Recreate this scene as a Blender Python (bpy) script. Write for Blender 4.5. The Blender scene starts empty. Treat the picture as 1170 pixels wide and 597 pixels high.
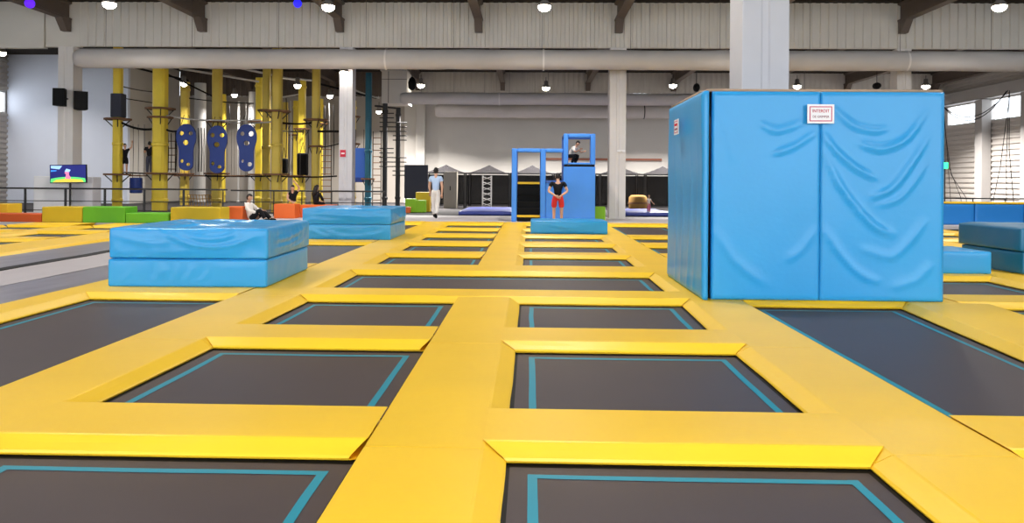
import bpy, bmesh, math, random
from math import sin, cos, pi, radians, sqrt, exp
from mathutils import Vector, Matrix, noise

random.seed(7)
S = bpy.context.scene
C = S.collection

# ------------------------------------------------------------------ helpers
def lin(c):
    def f(v):
        v /= 255.0
        return v / 12.92 if v <= .04045 else ((v + .055) / 1.055) ** 2.4
    return (f(c[0]), f(c[1]), f(c[2]), 1)

def mat(name, rgb, rough=.5, spec=.5, var=.0, vscale=3., bump=0., bscale=40., metal=0., coat=0., emit=0., wave=None):
    m = bpy.data.materials.new(name); m.use_nodes = True
    nt = m.node_tree; N = nt.nodes; L = nt.links
    b = N['Principled BSDF']
    col = lin(rgb)
    b.inputs['Base Color'].default_value = col
    b.inputs['Roughness'].default_value = rough
    b.inputs['Specular IOR Level'].default_value = spec
    b.inputs['Metallic'].default_value = metal
    b.inputs['Coat Weight'].default_value = coat
    tc = N.new('ShaderNodeTexCoord')
    if var:
        n = N.new('ShaderNodeTexNoise'); n.inputs['Scale'].default_value = vscale; n.inputs['Detail'].default_value = 5
        L.new(tc.outputs['Object'], n.inputs['Vector'])
        r = N.new('ShaderNodeMapRange'); r.inputs['From Min'].default_value = .3; r.inputs['From Max'].default_value = .7
        r.inputs['To Min'].default_value = 1 - var; r.inputs['To Max'].default_value = 1 + var
        L.new(n.outputs['Fac'], r.inputs['Value'])
        h = N.new('ShaderNodeHueSaturation'); h.inputs['Color'].default_value = col
        L.new(r.outputs['Result'], h.inputs['Value']); L.new(h.outputs['Color'], b.inputs['Base Color'])
    if bump:
        n = N.new('ShaderNodeTexNoise'); n.inputs['Scale'].default_value = bscale; n.inputs['Detail'].default_value = 3
        L.new(tc.outputs['Object'], n.inputs['Vector'])
        bp = N.new('ShaderNodeBump'); bp.inputs['Strength'].default_value = bump; bp.inputs['Distance'].default_value = .02
        L.new(n.outputs['Fac'], bp.inputs['Height']); L.new(bp.outputs['Normal'], b.inputs['Normal'])
    if emit:
        b.inputs['Emission Color'].default_value = col; b.inputs['Emission Strength'].default_value = emit
    return m

def net_mat(name, rgb, cover):
    m = bpy.data.materials.new(name); m.use_nodes = True
    nt = m.node_tree; N = nt.nodes; L = nt.links
    b = N['Principled BSDF']; b.inputs['Base Color'].default_value = lin(rgb); b.inputs['Roughness'].default_value = .9; b.inputs['Specular IOR Level'].default_value = .05
    t = N.new('ShaderNodeBsdfTransparent'); mx = N.new('ShaderNodeMixShader'); mx.inputs['Fac'].default_value = cover
    L.new(t.outputs[0], mx.inputs[1]); L.new(b.outputs[0], mx.inputs[2])
    L.new(mx.outputs[0], N['Material Output'].inputs['Surface'])
    return m

def link(name, me, m, parent=None, loc=(0, 0, 0), rotz=0, smooth=False):
    o = bpy.data.objects.new(name, me); C.objects.link(o)
    if m is not None:
        if isinstance(m, (list, tuple)):
            for k in m: me.materials.append(k)
        else: me.materials.append(m)
    o.location = loc; o.rotation_euler = (0, 0, rotz)
    if parent: o.parent = parent
    if smooth:
        for p in me.polygons: p.use_smooth = True
    return o

def obj(name, bm, m, parent=None, loc=(0, 0, 0), rotz=0, smooth=False, bevel=0, seg=2):
    me = bpy.data.meshes.new(name); bmesh.ops.recalc_face_normals(bm, faces=bm.faces)
    bm.to_mesh(me); bm.free()
    o = link(name, me, m, parent, loc, rotz, smooth)
    if bevel:
        b = o.modifiers.new('bevel', 'BEVEL'); b.width = bevel; b.segments = seg; b.limit_method = 'ANGLE'; b.angle_limit = radians(40)
    return o

def tag(o, label, cat, group=None, kind=None):
    o['label'] = label; o['category'] = cat
    if group: o['group'] = group
    if kind: o['kind'] = kind
    return o

def thing(name, label, cat, loc=(0, 0, 0), rotz=0, group=None):
    o = bpy.data.objects.new(name, None); C.objects.link(o)
    o.location = loc; o.rotation_euler = (0, 0, rotz); o.empty_display_size = .2
    return tag(o, label, cat, group)

def struct(o):
    o['kind'] = 'structure'; return o

def dup(root, loc, rotz=0, label=None, group=None):
    r = root.copy(); C.objects.link(r); r.location = loc; r.rotation_euler = (0, 0, rotz)
    if label: r['label'] = label
    if group: r['group'] = group
    for ch in list(root.children):
        c = ch.copy(); C.objects.link(c); c.parent = r
        for g in list(ch.children):
            d = g.copy(); C.objects.link(d); d.parent = c
    return r

def box(bm, x0, x1, y0, y1, z0, z1, M=None):
    vs = [bm.verts.new(p) for p in ((x0, y0, z0), (x1, y0, z0), (x1, y1, z0), (x0, y1, z0), (x0, y0, z1), (x1, y0, z1), (x1, y1, z1), (x0, y1, z1))]
    for f in ((3, 2, 1, 0), (4, 5, 6, 7), (0, 1, 5, 4), (1, 2, 6, 5), (2, 3, 7, 6), (3, 0, 4, 7)):
        bm.faces.new([vs[i] for i in f])
    if M: bmesh.ops.transform(bm, matrix=M, verts=vs)
    return vs

def bx(*a, M=None):
    bm = bmesh.new(); box(bm, *a, M=M); return bm

def tube(bm, pts, r, n=8, caps=True):
    pts = [Vector(p) for p in pts]; rs = r if isinstance(r, (list, tuple)) else [r] * len(pts)
    rings = []
    for i, p in enumerate(pts):
        d = (pts[min(i + 1, len(pts) - 1)] - pts[max(i - 1, 0)]).normalized()
        a = Vector((0, 0, 1)) if abs(d.z) < .9 else Vector((0, 1, 0))
        u = d.cross(a).normalized(); v = d.cross(u).normalized()
        rings.append([bm.verts.new(p + (u * cos(2 * pi * k / n) + v * sin(2 * pi * k / n)) * rs[i]) for k in range(n)])
    for a, b in zip(rings, rings[1:]):
        for k in range(n): bm.faces.new((a[k], a[(k + 1) % n], b[(k + 1) % n], b[k]))
    if caps:
        bm.faces.new(rings[0][::-1]); bm.faces.new(rings[-1])
    return bm

def tb(pts, r, n=8): return tube(bmesh.new(), pts, r, n)

def lathe(bm, prof, n=24, c=(0, 0, 0)):
    rings = []
    for r, z in prof:
        rings.append([bm.verts.new((c[0] + r * cos(2 * pi * k / n), c[1] + r * sin(2 * pi * k / n), c[2] + z)) for k in range(n)])
    for a, b in zip(rings, rings[1:]):
        for k in range(n): bm.faces.new((a[k], a[(k + 1) % n], b[(k + 1) % n], b[k]))
    bm.faces.new(rings[0][::-1]); bm.faces.new(rings[-1])
    return bm

def ellipsoid(bm, c, r, M=None, u=16, v=10):
    res = bmesh.ops.create_uvsphere(bm, u_segments=u, v_segments=v, radius=1)
    T = Matrix.Translation(c) @ (M or Matrix()) @ Matrix.Diagonal((r[0], r[1], r[2], 1))
    bmesh.ops.transform(bm, matrix=T, verts=res['verts'])
    return res['verts']

def prism(bm, poly, axis, a, b):
    """extrude a 2-D polygon along axis 'x','y' or 'z' from a to b"""
    def P(p, t):
        return {'x': (t, p[0], p[1]), 'y': (p[0], t, p[1]), 'z': (p[0], p[1], t)}[axis]
    A = [bm.verts.new(P(p, a)) for p in poly]; B = [bm.verts.new(P(p, b)) for p in poly]
    n = len(poly)
    for i in range(n): bm.faces.new((A[i], A[(i + 1) % n], B[(i + 1) % n], B[i]))
    bm.faces.new(A[::-1]); bm.faces.new(B)
    return bm

def text_obj(body, size, m, parent, loc, rot, name='lettering', depth=.002, xs=1.0):
    cu = bpy.data.curves.new('txt', 'FONT'); cu.body = body; cu.size = size; cu.align_x = 'CENTER'; cu.align_y = 'CENTER'; cu.extrude = depth
    t = bpy.data.objects.new('txt', cu); C.objects.link(t)
    bpy.context.view_layer.update()
    me = bpy.data.meshes.new_from_object(t.evaluated_get(bpy.context.evaluated_depsgraph_get()))
    bpy.data.objects.remove(t); bpy.data.curves.remove(cu)
    for v in me.vertices: v.co.x *= xs
    me.materials.clear()
    o = link(name, me, m, parent, loc); o.rotation_euler = rot
    return o

# ------------------------------------------------------------------ materials
M = {}
M['yellow'] = mat('yellow_vinyl', (249, 200, 36), .42, .55, .04, 1.3, .1, 14)
M['blue'] = mat('sky_blue_vinyl', (48, 154, 216), .28, .4, .03, 1.2, .06, 20)
M['blue_dark'] = mat('deep_blue_vinyl', (30, 122, 200), .40, .45, .03, 1.2, .1, 9)
M['teal_shaded'] = mat('shaded_teal_vinyl', (24, 110, 150), .36, .5, .03, 1.2, .1, 9)  # darkened vinyl: shade on the left-facing mat sides is in the colour
M['bed'] = mat('trampoline_mesh', (70, 59, 61), .5, .45, .06, 2.5, .15, 260)
M['frame_black'] = mat('black_cover_and_gap_shade', (16, 15, 16), .6, .3)
M['tape'] = mat('teal_tape', (28, 140, 162), .5, .4)
M['grey_lane'] = mat('grey_lane_bed', (120, 115, 126), .28, .5, .06, 2, .2, 4)
M['grey_mid'] = mat('mid_grey_vinyl', (178, 170, 172), .45, .4, .04, 2)
M['floor'] = mat('grey_floor', (205, 196, 196), .5, .4, .05, 2)
M['floor_dark'] = mat('dark_grey_floor', (56, 53, 54), .8, .15, .05, 2)
M['pit'] = mat('dark_subfloor', (30, 28, 28), .8, .2)
M['ceil'] = mat('dark_roof_deck', (54, 48, 44), .8, .2, .06, 2)
M['beam'] = mat('brown_beam_and_unlit_wall', (98, 86, 78), .6, .3, .04, 3)
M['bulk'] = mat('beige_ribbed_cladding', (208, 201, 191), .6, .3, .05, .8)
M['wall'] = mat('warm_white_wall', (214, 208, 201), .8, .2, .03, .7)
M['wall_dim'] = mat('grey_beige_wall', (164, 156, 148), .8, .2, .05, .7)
M['wall_col'] = mat('grey_column_paint', (160, 156, 153), .7, .25, .03, 2)
M['wall_cool'] = mat('cool_white_wall', (226, 230, 243), .8, .2, .02, .7)
M['clad'] = mat('grey_horizontal_cladding', (184, 177, 171), .6, .3, .04, .9)
M['concrete'] = mat('painted_concrete', (196, 194, 198), .7, .25, .03, 2)
M['column_warm'] = mat('column_paint', (218, 212, 208), .7, .25, .03, 2)
M['duct'] = mat('grey_fabric_duct', (188, 182, 179), .75, .2, .05, 1.2, .3, 5)
M['duct_lit'] = mat('lamplit_fabric_duct', (196, 190, 188), .75, .2, .05, 1.2, .3, 5)  # same duct fabric with lamplight on the rear ducts put into the colour
M['ply'] = mat('plywood_edge', (176, 148, 122), .7, .2, .1, 6)
M['white'] = mat('white_plastic', (236, 234, 234), .4, .4)
M['red'] = mat('red_print', (196, 40, 62), .5, .3)
M['pink'] = mat('faded_red_print', (206, 112, 132), .5, .3)
M['greyprint'] = mat('grey_red_print', (150, 96, 108), .5, .3)
M['post_yellow'] = mat('yellow_paint', (238, 208, 66), .45, .4, .06, 2)
M['post_dull'] = mat('ochre_yellow_paint', (206, 178, 72), .5, .4, .06, 2)
M['wood'] = mat('brown_wood', (120, 84, 58), .7, .3, .12, 6)
M['black'] = mat('black_plastic', (10, 10, 11), .6, .15)
M['steel'] = mat('black_painted_steel', (34, 33, 34), .45, .4)
M['cable'] = mat('steel_cable', (88, 80, 76), .5, .4, metal=.3)
M['pipe'] = mat('pale_pipe', (190, 186, 182), .5, .4)
M['panel_blue'] = mat('royal_blue_panel', (34, 58, 132), .45, .4, .03, 2)
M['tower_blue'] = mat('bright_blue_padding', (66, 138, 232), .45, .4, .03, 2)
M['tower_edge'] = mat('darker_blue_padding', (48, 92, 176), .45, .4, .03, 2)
M['mat_purple'] = mat('violet_blue_mat', (64, 76, 158), .4, .5, .06, 2, .2, 6)
M['orange'] = mat('orange_foam', (206, 88, 34), .55, .3, .04, 2)
M['orange_b'] = mat('bright_orange_foam', (232, 110, 50), .55, .3, .04, 2)
M['olive'] = mat('mustard_foam', (200, 172, 34), .55, .3, .04, 2)
M['green'] = mat('green_foam', (100, 176, 40), .55, .3, .04, 2)
M['lime'] = mat('lime_foam', (150, 208, 44), .55, .3, .04, 2)
M['yellow_foam'] = mat('yellow_foam', (226, 184, 44), .55, .3, .04, 2)
M['net'] = net_mat('black_netting', (24, 23, 26), .9)
M['net_light'] = net_mat('open_netting', (30, 28, 30), .74)
M['rope'] = mat('black_rope', (28, 27, 28), .9, .1)
M['rope_tan'] = mat('tan_rope', (150, 116, 66), .9, .1)
M['beige'] = mat('beige_cabinet', (164, 156, 142), .6, .3, .03, 2)
M['redrail'] = mat('reddish_brown_rail', (150, 94, 74), .6, .3)
M['screen'] = mat('screen_dark_blue', (30, 36, 110), .3, .5, emit=.7)
M['scr_white'] = mat('screen_pale_blue', (160, 200, 240), .3, .5, emit=.8)
M['scr_pink'] = mat('screen_pink', (240, 120, 160), .3, .5, emit=.8)
M['scr_green'] = mat('screen_green', (90, 210, 110), .3, .5, emit=.8)
M['scr_yel'] = mat('screen_ochre', (210, 190, 70), .3, .5, emit=.8)
M['scr_cyan'] = mat('screen_cyan', (60, 150, 230), .3, .5, emit=.8)
M['skin'] = mat('skin', (206, 160, 134), .55, .4)
M['hair'] = mat('dark_hair', (28, 22, 20), .6, .4)
M['c_blue'] = mat('pale_blue_cotton', (178, 200, 232), .85, .2, .04, 8)
M['c_white'] = mat('white_cotton', (226, 220, 214), .85, .2, .04, 8)
M['c_black'] = mat('black_cotton', (24, 23, 27), .85, .2)
M['c_red'] = mat('red_cotton', (214, 56, 54), .85, .2, .04, 8)
M['c_pink'] = mat('pink_cotton', (196, 110, 130), .85, .2)
M['c_yellow'] = mat('yellow_cotton', (224, 184, 62), .85, .2)
M['c_grey'] = mat('grey_cotton', (70, 72, 84), .85, .2)
M['lampglow'] = mat('lamp_glow', (255, 246, 230), .5, .3, emit=30)
M['lamphousing'] = mat('lamp_housing', (120, 114, 110), .5, .4)
M['purple'] = mat('violet_glow', (74, 24, 200), .5, .3, emit=1.6)
M['bluegl'] = mat('blue_glow', (34, 30, 220), .5, .3, emit=1.6)
M['greengl'] = mat('green_glow', (60, 230, 150), .5, .3, emit=2)
g = bpy.data.materials.new('window_glass'); g.use_nodes = True
nt = g.node_tree; t = nt.nodes.new('ShaderNodeBsdfTransparent'); gl = nt.nodes.new('ShaderNodeBsdfGlossy'); mx = nt.nodes.new('ShaderNodeMixShader')
gl.inputs['Roughness'].default_value = .02; mx.inputs['Fac'].default_value = .08
nt.links.new(t.outputs[0], mx.inputs[1]); nt.links.new(gl.outputs[0], mx.inputs[2]); nt.links.new(mx.outputs[0], nt.nodes['Material Output'].inputs['Surface'])
M['glass'] = g

# ------------------------------------------------------------------ camera
F = 845.0; PSI = radians(1.42); RHO = radians(.43); H = 1.3
cd = bpy.data.cameras.new('camera'); cam = bpy.data.objects.new('camera', cd); C.objects.link(cam)
cd.sensor_width = 36; cd.sensor_fit = 'HORIZONTAL'; cd.lens = F / 1170 * 36; cd.shift_y = (206.8 - 298.5) / 1170
cd.clip_end = 300
right = Vector((cos(PSI), sin(PSI), 0)); fwd = Vector((-sin(PSI), cos(PSI), 0)); up = Vector((0, 0, 1))
r2 = right * cos(RHO) + up * sin(RHO); u2 = -right * sin(RHO) + up * cos(RHO)
mw = Matrix((r2, u2, -fwd)).transposed().to_4x4(); mw.translation = (0, 0, H)
cam.matrix_world = mw
S.camera = cam

# where a thing at known distance Y stands, read off the photograph
def at(u, v, Y):
    du = (u - 585) / F; dv = -(v - 206.8) / F
    a = du * cos(RHO) - dv * sin(RHO); b = du * sin(RHO) + dv * cos(RHO)
    dx = a * cos(PSI) - sin(PSI); dy = a * sin(PSI) + cos(PSI)
    t = Y / dy
    return (dx * t, H + b * t)
def ax(u, Y, v=207): return at(u, v, Y)[0]
def az(u, v, Y): return at(u, v, Y)[1]

# ------------------------------------------------------------------ room shell
XL, XR, YF, YB, ZC = -27.1, 23.8, -9.0, 43.2, 7.65
PIT = -.10
bm = bmesh.new()
# sunken trampoline field and raised walkway behind it, one floor
box(bm, XL - .3, XR + .3, YF, YB + .3, PIT - .2, PIT)
struct(obj('floor', bm, M['pit']))
bm = bmesh.new()
box(bm, -5.47, XR, 23.5, 27.6, PIT, -.003)
box(bm, XL, -5.47, 21.25, 27.6, PIT, -.003)
struct(obj('trim_1', bm, M['floor']))
bm = bx(XL, XR, 27.6, YB, PIT, -.004)
struct(obj('trim_2', bm, M['floor_dark']))

def ribs(bm, axis, a0, a1, b0, b1, base, depth, pitch, out):
    """corrugated sheet: ribs repeat along 'a', run along 'b'; base = plane coordinate, out = sign of ribs"""
    pts = []; n = int(round((a1 - a0) / pitch)); p = (a1 - a0) / n
    for i in range(n):
        s = a0 + i * p
        pts += [(s, 0), (s + p * .42, 0), (s + p * .5, depth), (s + p * .92, depth)]
    pts.append((a1, 0))
    A = []; B = []
    for s, d in pts:
        c = base + out * d
        if axis == 'zx':   # ribs along x, repeat in z, wall at y=base
            A.append((b0, c, s)); B.append((b1, c, s))
        elif axis == 'xz': # vertical ribs, wall at y=base
            A.append((s, c, b0)); B.append((s, c, b1))
        elif axis == 'zy': # ribs along y, wall at x=base
            A.append((c, b0, s)); B.append((c, b1, s))
        elif axis == 'yx': # roof: ribs along x, repeat in y, at z=base
            A.append((b0, s, c)); B.append((b1, s, c))
    va = [bm.verts.new(p) for p in A]; vb = [bm.verts.new(p) for p in B]
    for i in range(len(A) - 1): bm.faces.new((va[i], va[i + 1], vb[i + 1], vb[i]))

bm = bmesh.new(); ribs(bm, 'yx', YF, YB + .2, XL - .2, XR + .2, ZC, .06, .28, 1); box(bm, XL - .2, XR + .2, YF, YB + .2, ZC + .08, ZC + .2)
struct(obj('ceiling', bm, M['ceil']))
# back wall: smooth below, ribbed strip above
bm = bmesh.new(); box(bm, -7.4, XR + .2, YB, YB + .2, PIT, 6.45)
struct(obj('wall_back', bm, M['wall']))
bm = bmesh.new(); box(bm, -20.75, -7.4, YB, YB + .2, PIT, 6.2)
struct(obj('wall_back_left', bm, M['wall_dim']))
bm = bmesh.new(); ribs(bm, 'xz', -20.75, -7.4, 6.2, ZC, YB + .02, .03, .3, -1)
struct(obj('wall_back_left_upper', bm, M['beam']))  # unlit end of the ribbed strip, its shade put into a dark brown
bm = bmesh.new(); ribs(bm, 'xz', -7.4, XR, 6.45, ZC, YB - .02, .03, .3, -1)
struct(obj('wall_back_upper', bm, M['bulk']))
# bulkhead carried by the column row
bm = bmesh.new(); ribs(bm, 'xz', -16.3, XR, 6.06, ZC, 26.35, .045, .3, -1); box(bm, -16.3, XR, 26.37, 26.5, 6.06, ZC)
struct(obj('wall_bulkhead', bm, M['bulk']))
bm = bmesh.new(); box(bm, XL, -17.6, 26.28, 26.5, 5.98, ZC); box(bm, -17.57, -16.3, 26.33, 26.5, 6.03, ZC)
struct(obj('wall_bulkhead_left', bm, M['bulk']))
# left partition (cool white) with its return
bm = bmesh.new(); box(bm, XL, -20.75, 37.6, 37.8, -.004, ZC)
struct(obj('wall_partition', bm, M['wall_cool']))
bm = bmesh.new(); box(bm, -20.95, -20.75, 37.8, YB, -.004, ZC)
struct(obj('wall_partition_side', bm, M['wall']))

def side_wall(side, X, out, wins):
    n = 'wall_' + side
    bm = bmesh.new()
    ribs(bm, 'zy', PIT, 4.6, YF, YB, X, .07, .28, out); ribs(bm, 'zy', 5.72, ZC, YF, YB, X, .07, .28, out)
    t = X - out * .22; t0 = X - out * .02
    a, b = min(t0, t), max(t0, t)
    ys = sorted(wins); cur = YF
    box(bm, a, b, YF, YB, PIT, 4.6); box(bm, a, b, YF, YB, 5.72, ZC)
    for (y0, y1) in ys:
        box(bm, a, b, cur, y0, 4.6, 5.72); cur = y1
    box(bm, a, b, cur, YB, 4.6, 5.72)
    struct(obj(n, bm, M['clad']))
wr = [(YB - 7.6 - 3.75 * 0, YB - 4.3), (YB - 4.0, YB - .3)] + [(YB - 7.9 - 7.5 * k - 6.9, YB - 7.9 - 7.5 * k) for k in range(5)]
side_wall('right', XR, -1, wr)
wl = [(30.2, 37.52), (22.6, 29.8), (15.0, 22.2), (7.4, 14.6), (-.2, 7.0)]
side_wall('left', XL, 1, wl)
wi = 0
for X, ws, out in ((XR, wr, -1), (XL, wl, 1)):
    for (y0, y1) in ws:
        wi += 1
        bm = bmesh.new()
        xa, xb = sorted((X, X - out * .1))
        box(bm, xa, xb, y0, y1, 4.6, 4.66); box(bm, xa, xb, y0, y1, 5.66, 5.72)
        box(bm, xa, xb, y0, y0 + .06, 4.66, 5.66); box(bm, xa, xb, y1 - .06, y1, 4.66, 5.66)
        w = struct(obj('window_%d' % wi, bm, M['pipe']))
        xg = X - out * .05
        obj('pane', bx(xg - .005, xg + .005, y0 + .06, y1 - .06, 4.66, 5.66), M['glass'], w)

# steel trough over the right windows
struct(obj('trim_3', bx(XR - .42, XR - .06, 20, YB - .1, 5.74, 6.4), M['wall_col'], bevel=.03))

# columns
def column(x, y, w, z1, label, m='column_warm', z0=-.003, chamfer=.022):
    t = thing('support_column', label, 'column', (x, y, z0), group=None)
    bm = bmesh.new(); h = z1 - z0; a = w / 2
    # square column with a shallow groove down each face
    gv = .04
    poly = [(-a, -a), (-gv * 1.3, -a), (-gv, -a + .02), (gv, -a + .02), (gv * 1.3, -a), (a, -a), (a, a), (-a, a)]
    prism(bm, poly, 'z', 0, h)
    obj('shaft', bm, M[m], t, bevel=.012)
    return t
c1 = column(-16.79, 26.55, .56, 6.03, 'concrete column at far left with two black speakers on it')
c2 = column(-6.62, 26.55, .48, 6.05, 'pale column with a small red sign, in front of the yellow climbing posts', 'concrete')
sg = obj('sign_plate', bx(-.19, .01, -.262, -.25, az(389, 179, 26.3), az(389, 171, 26.3)), M['red'], c2)
obj('sign_stripe', bx(-.15, -.03, -.266, -.262, az(389, 175.8, 26.3), az(389, 174.2, 26.3)), M['white'], sg)
c3 = column(3.08, 26.55, .58, 6.05, 'pale column standing right of the blue play tower')
bm = bmesh.new(); box(bm, -.02, .1, -.36, -.29, az(707, 173.5, 26.3), az(707, 171, 26.3)); box(bm, .16, .26, -.36, -.29, az(707, 173.5, 26.3), az(707, 171, 26.3)); box(bm, -.02, .26, -.31, -.29, az(707, 172.5, 26.3), az(707, 171, 26.3))
obj('bracket', bm, M['white'], c3)
column(13.1, 26.55, .5, 6.05, 'column rising behind the right end of the tall blue padded box')
bigc = column(ax(867, 9.3), 9.35, .57, ZC - .02, 'large nearest concrete column rising out of the blue padded box', 'concrete', PIT)
for i, (y, lb) in enumerate(((39.0, 'grey wall column between the two windows on the right'), (35.4, 'grey wall column at the right edge of the photo'))):
    t = thing('wall_column', lb, 'column', (XR - .33, y, -.004))
    obj('shaft', bx(-.24, .24, -.3, .3, 0, 5.7), M['wall_col'], t, bevel=.01)
t = thing('wall_column', 'white column against the back wall left of the netting', 'column', (ax(480, 42.7), 42.85, -.004))
obj('shaft', bx(-.26, .26, -.2, .2, 0, 6.4), M['wall'], t, bevel=.02)

# roof beams with their end brackets
def beam(x, y0, y1, zb, label):
    t = thing('roof_beam', label, 'beam', (x, y0, zb))
    L = y1 - y0
    bm = bmesh.new(); w = .15; h = ZC - zb - .02
    prism(bm, [(-w, h), (-w, h - .06), (-.05, h - .1), (-.05, .1), (-w, .06), (-w, 0), (w, 0), (w, .06), (.05, .1), (.05, h - .1), (w, h - .06), (w, h)], 'y', 0, L)
    obj('girder', bm, M['beam'], t)
    bm = bmesh.new(); prism(bm, [(L - .55, 0), (L, 0), (L, -.42), (L - .22, -.42)], 'x', -.13, .13)
    obj('end_bracket', bm, M['beam'], t)
names = ['far left roof beam ending over the speaker column', 'roof beam second from left, ending over the yellow climbing posts', 'roof beam ending above the column with the red sign',
         'roof beam ending midway between the two middle columns', 'roof beam ending above the column beside the play tower', 'roof beam hidden behind the big near column', 'roof beam at upper right ending above the padded box', 'roof beam beyond the right edge']
for i in range(8):
    x = -16.72 + 4.95 * i
    beam(x, YF, 26.27, 6.98, names[i])
bn = ['behind the white duct box', 'left of the play tower', 'above the play tower', 'right of the play tower column', 'above the padded box', 'at the right rear']
for i in range(9):
    x = -16.5 + 4.95 * i
    beam(x, 26.55, 43.1, 6.98, 'rear hall roof beam, ' + (['at the left rear', 'above the climbing posts', 'behind the white duct box', 'left of the play tower', 'above the play tower', 'right of the play tower column', 'behind the padded box', 'behind the right end of the padded box', 'beside the right wall'][i]))

# ------------------------------------------------------------------ ducts
def duct(name, x0, x1, y, z, r, label, bands, m='duct'):
    t = thing(name, label, 'duct', (x0, y, z))
    L = x1 - x0; n = int(L / .18); rings = []; K = 22
    bm = bmesh.new()
    for i in range(n + 1):
        x = L * i / n; sc = 1.0
        if x < .16: sc = sqrt(max(.05, 1 - ((.16 - x) / .16) ** 2 * .35))
        ring = []
        for k in range(K):
            a = 2 * pi * k / K
            d = noise.noise(Vector((x * .8, cos(a) * 1.4 + y, sin(a) * 1.4))) * .018 + noise.noise(Vector((x * 3, cos(a) * 2.5, sin(a) * 2.5 + 9))) * .008
            rr = r * sc + d
            ring.append(bm.verts.new((x, cos(a) * rr, sin(a) * rr * (.97 if sin(a) < 0 else 1))))
        rings.append(ring)
    for a, b in zip(rings, rings[1:]):
        for k in range(K): bm.faces.new((a[k], a[(k + 1) % K], b[(k + 1) % K], b[k]))
    bm.faces.new(rings[0]); bm.faces.new(rings[-1][::-1])
    obj('tube', bm, M[m], t, smooth=True)
    for b in bands:
        bm = bmesh.new()
        x = b - x0
        R = r + .022
        pts = [(x - .03, 0), (x + .03, 0)]
        rg = [[bm.verts.new((xx, cos(2 * pi * k / 24) * R, sin(2 * pi * k / 24) * R)) for k in range(24)] for xx in (x - .03, x + .03)]
        for k in range(24): bm.faces.new((rg[0][k], rg[0][(k + 1) % 24], rg[1][(k + 1) % 24], rg[1][k]))
        obj('band', bm, M['column_warm'] if x0 > -6 and y < 30 or y < 36 else M['steel'], t)
    bm = bmesh.new()
    k = 1.0
    while k < L:
        tube(bm, [(k, 0, r - .01), (k, 0, min(ZC, z + 2.2) - z)], .008, 5); k += 3.0
    obj('hanger_wires', bm, M['cable'], t)
    return t
duct('ventilation_duct', ax(85, 25), XR - .2, 25.1, 5.41, .34, 'large front grey air duct running across the whole hall', [ax(440, 25), ax(620, 25), ax(1035, 25)])
duct('ventilation_duct', ax(457, 35), 14.5, 35, 5.19, .29, 'thinner middle grey air duct behind the front one', [ax(570, 35)], 'duct_lit')
d3 = duct('ventilation_duct', ax(497, 40), 7.6, 40, 5.08, .36, 'rear slack grey air duct nearest the back wall', [ax(735, 40)], 'duct_lit')
# white duct box
AX0, AX1, AZ0, AZ1 = ax(436, 36.2, 100), ax(465, 36.2, 100), az(450, 118, 36.2), az(450, 81, 36.2)
t = thing('air_handling_box', 'white boxy air unit hanging below the roof left of the middle duct', 'air unit', ((AX0 + AX1) / 2, 36.7, AZ0)); aw = (AX1 - AX0) / 2; ah = AZ1 - AZ0
obj('casing', bx(-aw, aw, -.5, .9, 0, ah), M['wall'], t, bevel=.015)
obj('flange', bx(-aw - .06, aw - .1, -.56, .96, ah, ah + .15), M['pipe'], t, bevel=.01)
obj('panel_seam', bx(-.3, -.275, -.508, -.5, .02, ah - .02), M['frame_black'], t); obj('panel_seam', bx(-aw + .01, aw - .01, -.508, -.5, ah * .74, ah * .74 + .02), M['frame_black'], t)
for sx_ in (-.5, .4): obj('hanger_rod', tb([(sx_, 0, ah + .15), (sx_, 0, ZC + .05 - AZ0)], .015), M['steel'], t)

# speakers
def speaker(x, y, z, rz, label, w=.42, h=.62):
    t = thing('loudspeaker', label, 'speaker', (x, y, z), rz)
    bm = bmesh.new()
    prism(bm, [(-w / 2, -.18), (w / 2, -.18), (w / 2 - .1, .2), (-w / 2 + .1, .2)], 'z', 0, h)
    obj('cabinet', bm, M['black'], t, bevel=.02)
    obj('grille', bx(-w / 2 + .03, w / 2 - .03, -.195, -.18, .03, h - .03), M['black'], t)
    obj('mount', tb([(0, .2, h / 2), (0, .5, h / 2)], .03), M['steel'], t)
    return t
speaker(ax(74, 26), 25.75, az(74, 122, 26), .15, 'black loudspeaker mounted on the front of the far left column')
speaker(ax(92, 26.2), 26.2, az(92, 125, 26), -1.1 + 1.6, 'black loudspeaker tilted out right of the far left column', .46, .66)
t = thing('hanging_speaker', 'black round speaker hanging beside the white air unit', 'speaker', (ax(470, 33), 33, az(470, 103, 33)))
bm = lathe(bmesh.new(), [(.06, 0), (.16, .1), (.18, .34), (.12, .52), (.03, .6)]); obj('body', bm, M['black'], t, smooth=True)
obj('hanger', tb([(0, 0, .5), (0, 0, ZC + .05 - az(470, 103, 33))], .012), M['steel'], t)

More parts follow.
